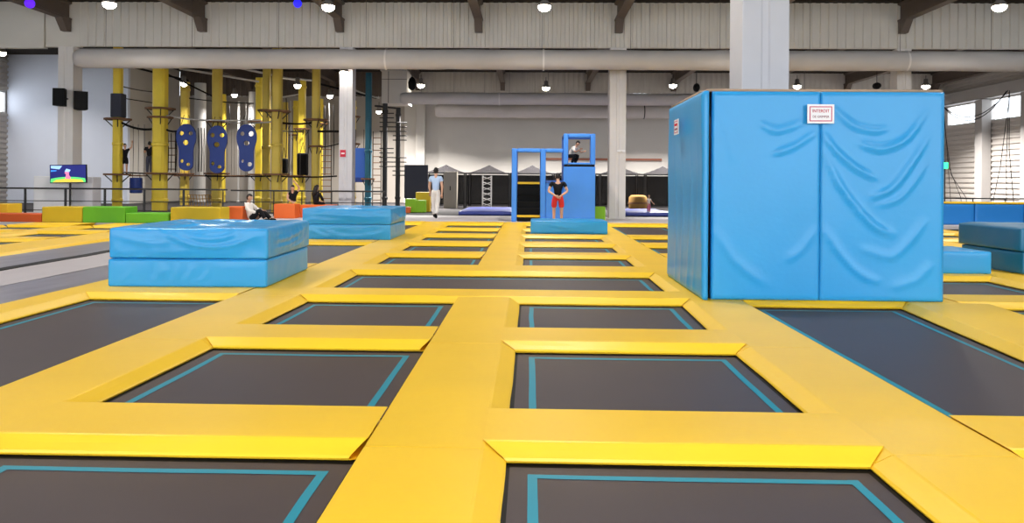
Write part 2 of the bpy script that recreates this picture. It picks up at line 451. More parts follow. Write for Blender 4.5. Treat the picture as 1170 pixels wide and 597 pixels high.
# ------------------------------------------------------------------ ceiling lamps
def make_lamp(r, label, energy, spread=140):
    t = thing('high_bay_lamp', label, 'lamp')
    bm = lathe(bmesh.new(), [(.07, .34), (.1, .3), (.1, .16), (r, .05), (r + .01, 0), (r - .02, 0), (r - .03, .04), (.05, .1)][::-1], 28)
    obj('housing', bm, M['lamphousing'], t, smooth=True)
    bm = lathe(bmesh.new(), [(.01, -.16), (r * .4, -.15), (r * .75, -.11), (r * .95, -.05), (r - .01, .0), (r - .04, .03)], 28)
    obj('diffuser', bm, M['lampglow'], t, smooth=True)
    obj('hanger', tb([(0, 0, .33), (0, 0, .52 if r != .2 else 1.12)], .015), M['steel'], t)
    ld = bpy.data.lights.new('lamp_light', 'AREA'); ld.shape = 'DISK'; ld.size = r * 1.6; ld.energy = energy; ld.color = (1, .97, .93)
    ld.spread = radians(spread)
    lo = bpy.data.objects.new('lamp_light', ld); C.objects.link(lo); lo.parent = t; lo.location = (0, 0, -.18)
    return t
EN = 105
def dim(t, e):
    for ch in t.children:
        if ch.type == 'LIGHT': ch.data = ch.data.copy(); ch.data.energy = e
lamp = make_lamp(.2, '', EN)
first = True
lamp_x = [-14.3, -6.84, .42, 7.9, 15.37]
vis = [(125, 4, 'round lit ceiling lamp at top left above the duct'), (375, 7, 'round lit ceiling lamp above the red signed column'),
       (622, 7, 'round lit ceiling lamp at top centre of the hall'), (869, 7, 'ceiling lamp hidden behind the near concrete column'), (1142, 7, 'round lit ceiling lamp at top right of the hall')]
for i, (u, v, lb) in enumerate(vis):
    p = (ax(u, 22.2, v), 22.2, az(u, v, 22.2))
    if i == 0: lamp.location = p; lamp['label'] = lb; q_ = lamp
    else: q_ = dup(lamp, p, 0, lb)
    dim(q_, 170)
    q_.children[[c.name.split('.')[0] for c in q_.children].index('hanger')].scale.z = 1
for y in (15.5, 9.3, 1.6, -6.0):
    for x in lamp_x:
        q_ = dup(lamp, (x, y, 6.55), 0, 'round ceiling lamp above the trampoline field out of view', 'ceiling lamps over the trampolines'); dim(q_, EN)
rl = ['small rear ceiling lamp beside the hanging black speaker', 'small rear ceiling lamp above the ducts at the centre', 'small rear ceiling lamp left of the padded box top', 'small rear ceiling lamp above the padded box middle', 'small rear ceiling lamp above the right end of the padded box']
rear = make_lamp(.19, rl[0], 2000, 130); rear.location = (ax(480, 37), 37, az(480, 97, 37))
dup_x = [(623, 100), (768, 97), (910, 98), (1057, 98)]
for i, (u, v) in enumerate(dup_x): dup(rear, (ax(u, 37), 37, az(u, v, 37)), 0, rl[i + 1])
rc = [(210, 95, 34, 'small lamp shining behind the yellow posts at the left'), (268, 108, 40, 'small lamp above the right blue foot panel'), (377, 109, 38, 'small lamp left of the red signed column'), (340, 97, 33, 'small lamp beside the short yellow post'), (433, 127, 41, 'small lamp between the teal post and black frame'), (3, 60, 33, 'lamp at the far left edge below the beam'), (393, 82, 26.9 - .9, 'small round lamp on top of the red signed column')]
small = make_lamp(.15, rc[0][3], 230)
for i, (u, v, Y, lb) in enumerate(rc):
    p = (ax(u, Y, v), Y, az(u, v, Y))
    if i == 0: small.location = p
    else:
        q_ = dup(small, p, 0, lb)
        if u == 393: dim(q_, 1)
for u, v, Y, m, lb in ((34, 4, 21.5, 'purple', 'small purple disco light at the top left corner'), (340, 4, 24.5, 'bluegl', 'small blue disco light at the top left of centre')):
    x, z = at(u, v, Y)
    t = thing('disco_light', lb, 'light', (x, Y, z))
    bm = bmesh.new(); ellipsoid(bm, (0, 0, 0), (.14, .14, .14)); obj('glass_ball', bm, M[m], t, smooth=True)
    obj('stem', tb([(0, 0, .13), (0, 0, ZC + .075 - z)], .02), M['black'], t)

# ------------------------------------------------------------------ yellow pads
RING = [(-1, 0), (-.88, -.004), (-.5, -.027), (-.1, -.05), (0, -.061), (-.06, -.073), (None, -.082), (None, PIT)]
WID = {'w': .12, 's': .03, 'M': .12, 'm': .07}
def warp(x, y):
    # the lanes are not laid perfectly parallel
    a = max(0, 1 - abs(x + 2.53) / .6) * (.05 - .034 * max(0, 8 - y))
    return a + max(0, 1 - abs(x - 1.64) / .6) * (.055 * min(1, max(0, (y - 6.5) / 2)))
def pad(x0, x1, y0, y1, sk, label, seed=0, zt=0.0, group=None, wav=.010):
    """sk: side -> 'w' wide outward skirt, 's' steep outward skirt, 'M'/'m' end mitred inwards against a strip, absent = cut square"""
    cx, cy = (x0 + x1) / 2, (y0 + y1) / 2
    bm = bmesh.new(); nx = max(2, int((x1 - x0) / .16)); ny = max(2, int((y1 - y0) / .16))
    rings = []
    rnd = Vector((cx * 1.7 + seed, cy * 1.3, 3.1))
    for k, (o, z) in enumerate(RING):
        e = {}
        for s in 'lrfb':
            ty = sk.get(s)
            if ty in ('w', 's'): e[s] = -.05 if o is None else o * WID[ty]
            elif ty in ('M', 'm'): e[s] = -.003 if o is None else -o * .12 - .002 if ty == 'M' else (-o * WID['m'] - .045)
            else: e[s] = -.003
        X0, X1, Y0, Y1 = x0 - e['l'], x1 + e['r'], y0 - e['f'], y1 + e['b']
        pts = []
        for i in range(nx): pts.append((X0 + (X1 - X0) * i / nx, Y0))
        for j in range(ny): pts.append((X1, Y0 + (Y1 - Y0) * j / ny))
        for i in range(nx): pts.append((X1 - (X1 - X0) * i / nx, Y1))
        for j in range(ny): pts.append((X0, Y1 - (Y1 - Y0) * j / ny))
        ring = []
        for q, (px, py) in enumerate(pts):
            dz = 0
            if 1 < k < 6:
                w = noise.noise(Vector((px * 1.6, py * 1.6, 0)) + rnd) * wav
                if q % 1 == 0:
                    if 'f' in sk and abs(py - Y0) < 1e-6: py -= w
                    if 'b' in sk and abs(py - Y1) < 1e-6: py += w
                    if 'l' in sk and abs(px - X0) < 1e-6: px -= w
                    if 'r' in sk and abs(px - X1) < 1e-6: px += w
                dz = w * .3
            ring.append(bm.verts.new((px - cx + warp(px, py), py - cy, z + zt - PIT + dz)))
        rings.append(ring)
    n = len(rings[0])
    for a, b in zip(rings, rings[1:]):
        for k in range(n): bm.faces.new((a[k], a[(k + 1) % n], b[(k + 1) % n], b[k]))
    bm.faces.new(rings[0][::-1]); bm.faces.new(rings[-1])
    o = obj('safety_pad', bm, M['yellow'], None, (cx, cy, PIT))
    for p in o.data.polygons: p.use_smooth = False
    return tag(o, label, 'pad', group)

PK = [(3.58, 4.21), (5.9, 6.55), (8.2, 8.83), (10.55, 11.38), (13.0, 13.55), (15.3, 15.95), (17.6, 18.25), (19.9, 20.5), (22.4, 23.48)]
ROW = [(1.1, 3.58), (4.24, 5.9), (6.58, 8.2), (8.86, 10.55), (11.41, 13.0), (13.58, 15.3), (15.98, 17.6), (18.28, 19.9), (20.53, 22.4)]
ORD = ['nearest', 'second', 'third', 'fourth', 'fifth', 'sixth', 'seventh', 'eighth', 'ninth']

def tramp(x0, x1, y0, y1, label, inset=.11, tape=True, group=None, taper=0):
    cx, cy = (x0 + x1) / 2, (y0 + y1) / 2; a, b = (x1 - x0) / 2 + .045, (y1 - y0) / 2 + .045
    t = thing('trampoline', label, 'trampoline', (cx, cy, PIT), group=group)
    bm = bmesh.new(); w = .07
    for r in ((-a, a, -b, -b + w), (-a, a, b - w, b), (-a, -a + w, -b + w, b - w), (a - w, a, -b + w, b - w)):
        box(bm, r[0], r[1], r[2], r[3], 0, .022)
    obj('edge_frame', bm, M['frame_black'], t)
    # bed: a thin sheet that sags slightly towards its middle
    bm = bmesh.new(); n = 14; A, B = a - w + .004, b - w + .004
    g = [[bm.verts.new((-A + 2 * A * i / n, -B + 2 * B * j / n, .024 - .012 * (1 - (2 * i / n - 1) ** 2) * (1 - (2 * j / n - 1) ** 2))) for j in range(n + 1)] for i in range(n + 1)]
    for i in range(n):
        for j in range(n): bm.faces.new((g[i][j], g[i + 1][j], g[i + 1][j + 1], g[i][j + 1]))
    obj('jump_bed', bm, M['bed'], t, smooth=True)
    if tape:
        ti = inset; tw = .045; ax_, by = a - .045 - ti, b - .045 - ti
        bm = bmesh.new(); m = 16
        def zz(x, y): return .0262 - .012 * (1 - min(1, abs(x) / A) ** 2) * (1 - min(1, abs(y) / B) ** 2)
        def strip(p, q, nrm):
            prev = None
            for k in range(m + 1):
                x = p[0] + (q[0] - p[0]) * k / m; y = p[1] + (q[1] - p[1]) * k / m
                wob = noise.noise(Vector((x * 2 + cx * 3, y * 2 + cy * 3, 1))) * .006
                u = bm.verts.new((x + nrm[0] * wob, y + nrm[1] * wob, zz(x, y))); x2, y2 = x + nrm[0] * (tw + wob), y + nrm[1] * (tw + wob)
                v = bm.verts.new((x2, y2, zz(x2, y2)))
                if prev: bm.faces.new((prev[0], u, v, prev[1]))
                prev = (u, v)
        strip((-ax_, by), (ax_, by), (0, -1)); strip((-ax_, -by), (ax_, -by), (0, 1))
        strip((-ax_, -by), (-ax_, by), (1, 0)); strip((ax_, -by), (ax_, by), (-1, 0))
        obj('marking_tape', bm, M['tape'], t)
    for ch in t.children:
        for v in ch.data.vertices: v.co.x += warp(v.co.x + cx, v.co.y + cy)
    if taper:
        for ch in t.children:
            for v in ch.data.vertices:
                if v.co.x > -.5 * a: v.co.x += taper * (v.co.x / a + .5) / 1.5 * (.5 - v.co.y / (2 * b))
    return t

# lanes that run away from the camera
STR = {'far_l2': (-15.0, -14.3), 'far_l1': (-12.6, -11.9), 'lane_l': (-10.25, -9.0), 'lane_r': (-5.46, -4.95), 'left': (-3.31, -2.53), 'mid': (-.83, -.11), 'right': (1.64, 2.38), 'r2': (4.07, 4.78), 'r3': (6.45, 7.15), 'r4': (8.85, 9.55), 'r5': (11.25, 11.95)}
lane_words = {'mid': 'middle walkway', 'left': 'left walkway', 'right': 'right walkway', 'lane_r': 'narrow runway edge', 'lane_l': 'wide walkway beyond the runway', 'r2': 'walkway right of the padded box', 'far_l1': 'far left walkway', 'far_l2': 'leftmost walkway', 'r3': 'third walkway on the right', 'r4': 'fourth walkway on the right', 'r5': 'rightmost walkway'}
seg_words = ['beside the %s trampoline row' % o for o in ('nearest', 'second', 'third', 'wide fourth', 'fifth', 'sixth', 'seventh', 'eighth', 'rearmost')]
cuts = [1.1, 3.6, 5.92, 8.22, 10.57, 13.0, 15.3, 17.6, 19.9, 23.48]
def sides(key): return {'l': 's', 'r': 'w'} if STR[key][0] < .5 else {'l': 'w', 'r': 's'}
def strip(key, k0, k1, skip=(), step=1):
    x0, x1 = STR[key]
    k = k0
    while k < k1:
        e = min(k + step, k1)
        if k not in skip:
            pad(x0, x1, cuts[k], cuts[e], sides(key), 'yellow pad of the %s, %s' % (lane_words[key], seg_words[k]), seed=k)
        k = e
strip('left', 0, 9); strip('right', 0, 9)
strip('mid', 0, 2); pad(-.83, -.11, cuts[2], 8.2 + .12, dict(sides('mid'), b='M'), 'yellow pad of the middle walkway, ending at the wide fourth row trampoline')
pad(-.83, -.11, 11.38 - .03, cuts[5], dict(sides('mid'), f='n'), 'yellow pad of the middle walkway, starting behind the wide trampoline'); strip('mid', 5, 9)
strip('lane_r', 1, 9, step=2); strip('lane_l', 3, 8, step=1)
strip('r2', 3, 9, step=1); strip('r2', 0, 1)
q_ = pad(4.07, 5.05, 3.62, 8.22, {'l': 'w', 'r': 's'}, 'slightly angled yellow walkway pad at the right edge, beside the large long trampoline')
sl_ = -.1
for v in q_.data.vertices: v.co.x += (v.co.y - 2.3) * -sl_
strip('far_l1', 4, 8, step=2); strip('far_l2', 4, 8, step=2)
strip('lane_r', 0, 1); strip('r3', 0, 3); strip('r3', 3, 9, step=2); strip('r4', 3, 9, step=2); strip('r5', 5, 9, step=2)

COL = {'A': (-2.53, -.83), 'B': (-.11, 1.64), 'L1': (-4.95, -3.31), 'R1': (2.38, 4.07), 'L2': (-11.9, -10.28), 'L3': (-14.3, -12.63), 'R2': (4.78, 6.45), 'R3': (7.18, 8.85), 'R4': (9.58, 11.25)}
colw = {'A': 'left of the middle walkway', 'B': 'right of the middle walkway', 'L1': 'left of the left walkway', 'R1': 'right of the right walkway', 'L2': 'beyond the grey runway', 'L3': 'at the far left edge', 'R2': 'right of the padded box', 'R3': 'far right behind the padded box', 'R4': 'rightmost behind the padded box'}
def cross(col, k, label=None, x=None, wav=.010):
    x0, x1 = x or COL[col]; y0, y1 = PK[k]
    L_ = 'M' if x0 < .5 else 'm'; R_ = 'M' if x1 > .5 else 'm'
    pad(x0, x1, y0, y1 + (.03 if k < 8 else 0), dict(f='w', b='s' if k < 8 else 'n', l=L_, r=R_), label or 'yellow cross pad behind %s trampoline row, %s' % (ORD[k], colw[col]), seed=k * 3, zt=.007, wav=wav)
def tr(col, k, k2=None, label=None, x=None, taper=0):
    x0, x1 = x or COL[col]
    tramp(x0, x1, ROW[k][0], ROW[k2 if k2 is not None else k][1], label or 'dark trampoline with teal lines, %s row, %s' % (ORD[k], colw[col]), taper=taper)
for col in 'AB':
    for k in (0, 1): cross(col, k)
    for k in (4, 5, 6, 7, 8): cross(col, k)
    for k in (0, 1, 2, 4, 5, 6, 7, 8): tr(col, k)
cross('A', 2, 'long yellow cross pad in front of the wide fourth row trampoline', x=(-2.53, 1.64))
cross('A', 3, 'long yellow cross pad behind the wide fourth row trampoline', x=(-2.53, 1.64))
tr('A', 3, label='wide trampoline spanning both middle columns, level with the padded box', x=(-2.53, 1.64))
# column left of the left walkway
for k in (0, 2, 3, 5, 6, 8): cross('L1', k)
tr('L1', 0); tr('L1', 1, 2, 'long trampoline at the left edge in front of the stacked blue mats'); tr('L1', 3, None, 'trampoline hidden beneath the stacked blue mats'); tr('L1', 4, 5, 'long trampoline between the stacked mats and the rear blue mat')
tr('L1', 6, None, 'trampoline under the rear blue crash mat'); tr('L1', 7, 8, 'long trampoline behind the rear blue crash mat')
# column right of the right walkway
for k in (0, 2, 3, 4, 5, 6, 8): cross('R1', k, wav=.05 if k == 2 else .01)
tr('R1', 0); tr('R1', 1, 2, 'large long trampoline on the right in front of the padded box', taper=-.42); tr('R1', 3, None, 'trampoline covered by the tall padded box'); tr('R1', 4); tr('R1', 5); tr('R1', 6); tr('R1', 7, 8, 'long trampoline at the back left of the padded box')
# right block
for k in (1, 4, 5, 6, 7, 8): cross('R2', k)
for k in (4, 5, 6, 7, 8): tr('R2', k)
tr('R2', 2, None, 'trampoline at the right edge below the padded box corner'); tr('R2', 0); tr('R2', 1); cross('R2', 0)
cross('R2', 2, 'yellow cross pad at the right edge before the wide right trampoline', x=(4.75, 9.0)); cross('R2', 3, 'yellow cross pad under the small blue mat and right mat stack', x=(4.75, 6.45))
cross('R3', 3, 'yellow cross pad beneath the right mat stack', x=(7.15, 8.85))
tramp(4.75, 6.45, 8.83, 10.55, 'wide trampoline beside the right foot of the padded box'); tramp(7.15, 8.85, 8.83, 10.55, 'trampoline beyond the right photo edge')
for col in ('R3', 'R4'):
    for k in (4, 5, 6, 7, 8): cross(col, k); tr(col, k)
# block beyond the grey runway
for col in ('L2', 'L3'):
    for k in (4, 5, 6): cross(col, k); tr(col, k)
    tr(col, 7)
    x0, x1 = COL[col]; pad(x0, x1, 19.9, 21.2, dict(f='w', l='M', r='m'), 'yellow pad in front of the coloured foam blocks, %s' % colw[col])
pad(-8.99, -5.47, 20.0, 21.2, dict(f='w', l='M', r='m'), 'yellow end pad closing the rear of the grey runway')

# grey runway in three lengthwise bands
def band(x0, x1, y0, y1, zt, m, label):
    bm = bmesh.new(); nx, ny = 10, 60
    g = [[bm.verts.new((x0 + (x1 - x0) * i / nx, y0 + (y1 - y0) * j / ny, zt + noise.noise(Vector((i * .5, j * .35, x0))) * .006)) for j in range(ny + 1)] for i in range(nx + 1)]
    for i in range(nx):
        for j in range(ny): bm.faces.new((g[i][j], g[i + 1][j], g[i + 1][j + 1], g[i][j + 1]))
    ed = [v for v in bm.verts]
    ext = bmesh.ops.extrude_face_region(bm, geom=bm.faces[:])
    for e in ext['geom']:
        if isinstance(e, bmesh.types.BMVert): e.co.z = PIT
    o = obj('runway_mat', bm, M[m], None, (0, 0, 0))
    cx, cy = (x0 + x1) / 2, (y0 + y1) / 2
    for v in o.data.vertices: v.co -= Vector((cx, cy, PIT))
    o.location = (cx, cy, PIT)
    tag(o, label, 'mat')
band(-6.5, -5.5, 2, 19.98, -.045, 'grey_lane', 'dark grey glossy runway band nearest the left walkway')
band(-7.59, -6.52, 2, 19.98, -.04, 'grey_mid', 'lighter grey middle band of the runway')
band(-7.80, -7.60, 2, 19.98, -.032, 'frame_black', 'black strip standing in for the dark gap between the grey runway bands')  # black strip paints the darkness of the gap between two bands
band(-8.98, -7.81, 2, 19.98, -.04, 'grey_lane', 'dark grey glossy runway band beyond the black gap')

# ------------------------------------------------------------------ soft mats
def soft_box(w, d, h, nx, ny, nz, fn, r=.022):
    """closed box, origin at centre of base, displaced by fn(p, n) along normals"""
    bm = bmesh.new(); cache = {}
    def V(i, j, k):
        if (i, j, k) not in cache:
            p = Vector((-w / 2 + w * i / nx, -d / 2 + d * j / ny, h * k / nz))
            n = Vector((-1 if i == 0 else 1 if i == nx else 0, -1 if j == 0 else 1 if j == ny else 0, -1 if k == 0 else 1 if k == nz else 0))
            edge = abs(n.x) + abs(n.y) + abs(n.z)
            nn = n.normalized()
            disp = fn(p, n) if edge == 1 and n.z >= 0 else 0
            q = p + nn * disp
            if edge > 1: q -= nn * r * .3
            cache[(i, j, k)] = bm.verts.new(q)
        return cache[(i, j, k)]
    for i in range(nx):
        for j in range(ny):
            bm.faces.new((V(i, j, nz), V(i + 1, j, nz), V(i + 1, j + 1, nz), V(i, j + 1, nz))); bm.faces.new((V(i, j + 1, 0), V(i + 1, j + 1, 0), V(i + 1, j, 0), V(i, j, 0)))
    for i in range(nx):
        for k in range(nz):
            bm.faces.new((V(i, 0, k), V(i + 1, 0, k), V(i + 1, 0, k + 1), V(i, 0, k + 1))); bm.faces.new((V(i + 1, ny, k), V(i, ny, k), V(i, ny, k + 1), V(i + 1, ny, k + 1)))
    for j in range(ny):
        for k in range(nz):
            bm.faces.new((V(0, j + 1, k), V(0, j, k), V(0, j, k + 1), V(0, j + 1, k + 1))); bm.faces.new((V(nx, j, k), V(nx, j + 1, k), V(nx, j + 1, k + 1), V(nx, j, k + 1)))
    return bm

def wrinkle(seed, amp, sx=1.0, sy=1.0, sz=1.0):
    off = Vector((seed * 7.3, seed * 3.1, seed * 1.7))
    def f(p, n):
        q = Vector((p.x * sx, p.y * sy, p.z * sz)) + off
        a = 1 - abs(noise.noise(q * 1.6)) * 2
        b = 1 - abs(noise.noise(q * 3.3 + Vector((5, 5, 5)))) * 2
        return amp * (a * .7 + b * .4 + noise.noise(q * .8) * .8)
    return f

def swag(p0, p1, sag, wdt, amp):
    """hanging fold: parabola between two points in the face plane"""
    def f(x, z):
        t = (x - p0[0]) / (p1[0] - p0[0])
        if t < -.05 or t > 1.05: return 0
        zc = p0[1] + (p1[1] - p0[1]) * t - sag * 4 * t * (1 - t)
        u = (z - zc) / wdt
        return amp * exp(-u * u) * max(0, sin(pi * min(1, max(0, t)))) ** .5
    return f

def mat_thing(name, w, d, h, x, y, z, label, seed, m='blue', amp=.012, rz=0, swags=(), sx=1, sy=1, sz=1, dens=22, ew=.018, creases=()):
    wr_ = wrinkle(seed, amp, sx, sy, sz)
    def fn(p, n):
        v = wr_(p, n)
        # fade to the edges
        ex = min(1, (w / 2 - abs(p.x)) / .12) if n.x == 0 else 1
        ey = min(1, (d / 2 - abs(p.y)) / .12) if n.y == 0 else 1
        ez = min(1, min(p.z, h - p.z) / .08) if n.z == 0 else 1
        v *= max(0, ex) * max(0, ey) * max(0, ez)
        for (ax0, px_, py_, dx_, dy_, wd, am) in creases:
            if (ax0 == 'z' and n.z == 1) or (ax0 == 'y' and n.y == -1) or (ax0 == 'x' and n.x == 1):
                q = (p.x, p.y) if ax0 == 'z' else (p.x, p.z) if ax0 == 'y' else (p.y, p.z)
                L_ = sqrt(dx_ * dx_ + dy_ * dy_); t_ = ((q[0] - px_) * dx_ + (q[1] - py_) * dy_) / L_ / L_
                u_ = ((q[0] - px_) * -dy_ + (q[1] - py_) * dx_) / L_ + .05 * sin(3 * t_)
                if 0 < t_ < 1: v += am * exp(-(u_ / wd) ** 2) * sin(pi * t_) * max(0, ex) * max(0, ey) * max(0, ez)
        if n.y == -1:
            for s in swags: v += s(p.x, p.z) * max(0, ex) * max(0, ez)
        return v
    bm = soft_box(w, d, h, int(w * dens), int(d * dens), max(6, int(h * dens * 1.4)), fn)
    o = obj(name, bm, M[m], None, (x, y, z), rz, smooth=True)
    e = o.modifiers.new('edge', 'BEVEL'); e.width = ew; e.segments = 2; e.limit_method = 'ANGLE'; e.angle_limit = radians(50)
    w_ = o.modifiers.new('wn', 'WEIGHTED_NORMAL'); w_.keep_sharp = True
    return tag(o, label, 'mat')

# stacked mats on the left (front edge Y 8.7)
mat_thing('crash_mat', 1.90, 1.86, .335, -4.13, 9.68, .001, 'lower sky blue crash mat of the two stacked on the left', 1, amp=.007, sx=2.2, sz=.5, rz=.035, dens=28, creases=[('y', -.42, .03, .06, .27, .02, .014), ('y', -.3, .05, -.04, .26, .02, .014), ('y', -.2, .02, .05, .28, .018, .014), ('y', -.06, .06, .1, .24, .02, .012), ('y', -.8, .04, .12, .25, .02, .012), ('y', .1, .05, .16, .22, .02, .012)])
mat_thing('crash_mat', 1.90, 1.86, .365, -4.12, 9.69, .34, 'upper sky blue crash mat with folds, top of the left stack', 2, amp=.021, rz=.03, sx=1.3, sy=1.8,
          swags=[swag((-.3, .33), (.85, .30), .17, .022, .026), swag((-.1, .34), (.6, .33), .10, .025, .016), swag((-.9, .3), (-.2, .2), .05, .03, .012)], dens=30,
          creases=[('z', -.5, -.75, 1.1, .25, .035, .03), ('z', -.7, -.2, 1.3, -.3, .04, .03), ('z', -.2, .2, .9, .35, .035, .03), ('z', -.8, .4, 1.2, .2, .04, .025), ('x', -.85, .22, 1.6, .1, .03, .03), ('x', -.8, .12, 1.4, .1, .025, .025), ('x', -.7, .05, 1.5, .12, .02, .02)])
mat_thing('crash_mat', 1.93, 1.9, .33, -4.0, 16.98, .001, 'lower half of the rear blue crash mat pile behind the left stack', 3, amp=.014, sx=1.4, sz=2, dens=20, ew=.004, creases=[('y', -.9, .25, .8, -.2, .025, .02), ('y', -.7, .28, .9, -.22, .025, .02), ('y', .1, .08, .7, .12, .025, .018)])
mat_thing('crash_mat', 1.95, 1.9, .345, -4.0, 16.98, .333, 'upper half of the rear blue crash mat pile behind the left stack', 4, amp=.016, sx=1.2, sz=2.4, dens=20, ew=.008, creases=[('y', -.95, .3, 1.2, -.12, .025, .022), ('y', -.5, .26, 1.3, -.06, .025, .022), ('y', -.9, .12, 1.5, .06, .02, .018), ('x', -.8, .3, 1.4, -.2, .03, .02), ('x', -.6, .05, 1.2, .22, .03, .02), ('z', -.6, 0, 1.2, .2, .04, .025)])
mat_thing('crash_mat', 1.9, 1.15, .325, .97, 18.9, .001, 'low sky blue mat lying before the play tower', 5, amp=.012, dens=20, creases=[('z', -.8, -.3, 1.4, .2, .03, .03), ('z', -.5, .1, 1.2, -.2, .03, .03), ('y', -.6, .28, .9, -.12, .03, .02)])
mat_thing('crash_mat', 1.75, .95, .33, 5.82, 11.35, .001, 'low blue mat beside the right end of the padded box', 6, amp=.006, rz=.02, dens=14)
mat_thing('crash_mat', 1.9, 1.4, .33, 8.05, 11.65, .001, 'lower shade-darkened teal mat of the stack at the right edge', 7, 'teal_shaded', amp=.006, rz=.06, dens=14)
mat_thing('crash_mat', 1.96, 1.45, .34, 8.04, 11.65, .335, 'upper shade-darkened teal mat with wrinkled top at the right edge', 8, 'teal_shaded', amp=.016, rz=.05, dens=18, creases=[('z', -.8, -.4, 1.2, .1, .03, .025), ('z', -.7, -.1, 1.3, .2, .03, .025), ('z', -.5, .2, 1.0, -.1, .03, .02)])

# barrier of deep blue pads with yellow top at the right rear
xs = [11.2, 12.78, 14.36, 15.94, 17.5]
for i in range(4):
    lb = ['deep blue barrier pad hidden behind the padded box', 'deep blue barrier pad with yellow top next to the padded box', 'deep blue barrier pad with yellow top at the right edge', 'deep blue barrier pad past the right edge'][i]
    t = thing('barrier_pad', lb, 'barrier pad', ((xs[i] + xs[i + 1]) / 2, 24.5, -.003))
    a = (xs[i + 1] - xs[i]) / 2 - .012
    obj('body', soft_box(2 * a, .5, .68, 16, 6, 8, wrinkle(i + 20, .006)), M['blue_dark'], t, smooth=True, bevel=.02)
    obj('cap', bx(-a, a, -.26, .26, .68, .74), M['yellow'], t, bevel=.02)

# ------------------------------------------------------------------ tall padded box around the near column
BX0, BX1, BY0, BY1, BH = 1.95, 4.56, 8.28, 10.32, 2.315
bt = thing('padded_box', 'tall sky blue padded box wrapped round the near concrete column', 'padded box', ((BX0 + BX1) / 2, (BY0 + BY1) / 2, 0))
ocx, ocy = (BX0 + BX1) / 2, (BY0 + BY1) / 2
def px2(u, v):   # front face pixel to face coordinates (x, z) at the front plane
    return at(u, v, BY0 - .06)
def poly_fold(pts, wdt, amp, crease=True):
    P = [Vector((*px2(*p), 0)).to_2d() for p in pts]
    # smooth the polyline (Catmull-Rom)
    Q = []
    for i in range(len(P) - 1):
        p0 = P[max(0, i - 1)]; p1 = P[i]; p2 = P[i + 1]; p3 = P[min(len(P) - 1, i + 2)]
        for s in range(10):
            t_ = s / 10
            Q.append(.5 * ((2 * p1) + (p2 - p0) * t_ + (2 * p0 - 5 * p1 + 4 * p2 - p3) * t_ * t_ + (3 * p1 - p0 - 3 * p2 + p3) * t_ ** 3))
    Q.append(P[-1]); n = len(Q)
    def f(x, z):
        p = Vector((x, z)); best = 1e9; bi = 0
        for i, q in enumerate(Q):
            d = (p - q).length_squared
            if d < best: best = d; bi = i
        q = Q[bi]; tg = (Q[min(n - 1, bi + 1)] - Q[max(0, bi - 1)]).normalized()
        s = tg.x * (p.y - q.y) - tg.y * (p.x - q.x)
        d = sqrt(best); fade = min(1, bi / (n * .25) + .15) * min(1, (n - 1 - bi) / (n * .25) + .0)
        sw = wdt * (.38 if s < 0 else .95)     # steeper on the lower side
        return amp * fade * exp(-(d / sw) ** 2)
    return f
folds_r = [poly_fold([(941, 150), (955, 172), (978, 192), (1006, 206)], .045, .03), poly_fold([(942, 172), (962, 215), (990, 250), (1008, 264), (1026, 270)], .05, .034),
           poly_fold([(950, 120), (975, 143), (1000, 150), (1020, 146)], .045, .022), poly_fold([(982, 164), (1010, 171), (1040, 158), (1066, 122)], .055, .028),
           poly_fold([(998, 226), (1022, 216), (1046, 186), (1068, 150)], .055, .028), poly_fold([(1004, 236), (1030, 228), (1050, 205), (1064, 180)], .04, .018),
           poly_fold([(942, 262), (960, 290), (985, 315), (1010, 325)], .05, .022), poly_fold([(985, 285), (1020, 295), (1045, 275), (1062, 250)], .06, .018), poly_fold([(1020, 330), (1050, 322), (1070, 300)], .07, .014)]
folds_l = [poly_fold([(868, 140), (890, 150), (925, 138)], .06, .014), poly_fold([(884, 176), (910, 168), (936, 150)], .05, .018), poly_fold([(812, 108), (830, 150), (838, 190)], .06, .010), poly_fold([(815, 260), (840, 300), (880, 330)], .07, .012), poly_fold([(900, 300), (920, 285), (936, 260)], .06, .012)]
def panel(x0, x1, z0, z1, plane, th, folds, seed, axis='y', out=-1, amp=.004, dens=34):
    """padded panel: front surface follows folds; th = thickness behind the plane"""
    bm = bmesh.new(); nx = int((x1 - x0) * dens); nz = int((z1 - z0) * dens)
    g = []
    for i in range(nx + 1):
        col = []
        for k in range(nz + 1):
            x = x0 + (x1 - x0) * i / nx; z = z0 + (z1 - z0) * k / nz
            d = noise.noise(Vector((x * 1.3 + seed, z * 1.1, seed))) * amp * 2
            for f in folds: d += f(x, z)
            e = min(min(x - x0, x1 - x), min(z - z0, z1 - z))
            ef = min(1, e / .03); d = d * ef + .014 * sqrt(max(0, 1 - (1 - ef) ** 2))
            c = plane + out * d
            col.append(bm.verts.new((x, c, z) if axis == 'y' else (c, x, z)))
        g.append(col)
    for i in range(nx):
        for k in range(nz): bm.faces.new((g[i][k], g[i + 1][k], g[i + 1][k + 1], g[i][k + 1]))
    bd = [e for e in bm.edges if e.is_boundary]
    r = bmesh.ops.extrude_edge_only(bm, edges=bd)
    vs = [v for v in r['geom'] if isinstance(v, bmesh.types.BMVert)]
    for v in vs:
        if axis == 'y': v.co.y = plane - out * th
        else: v.co.x = plane - out * th
    bmesh.ops.contextual_create(bm, geom=[e for e in bm.edges if e.is_boundary])
    return bm
SEAM = px2(939.5, 220)[0]
def bpart(bm, m, name):
    bmesh.ops.translate(bm, vec=(-ocx, -ocy, 0), verts=bm.verts)
    return obj(name, bm, m, bt, smooth=True)
bpart(panel(BX0 + .07, SEAM - .004, .004, BH, BY0, .08, folds_l, 1), M['blue'], 'front_panel')
bpart(panel(SEAM + .004, BX1, .004, BH, BY0, .08, folds_r, 2), M['blue'], 'front_panel')
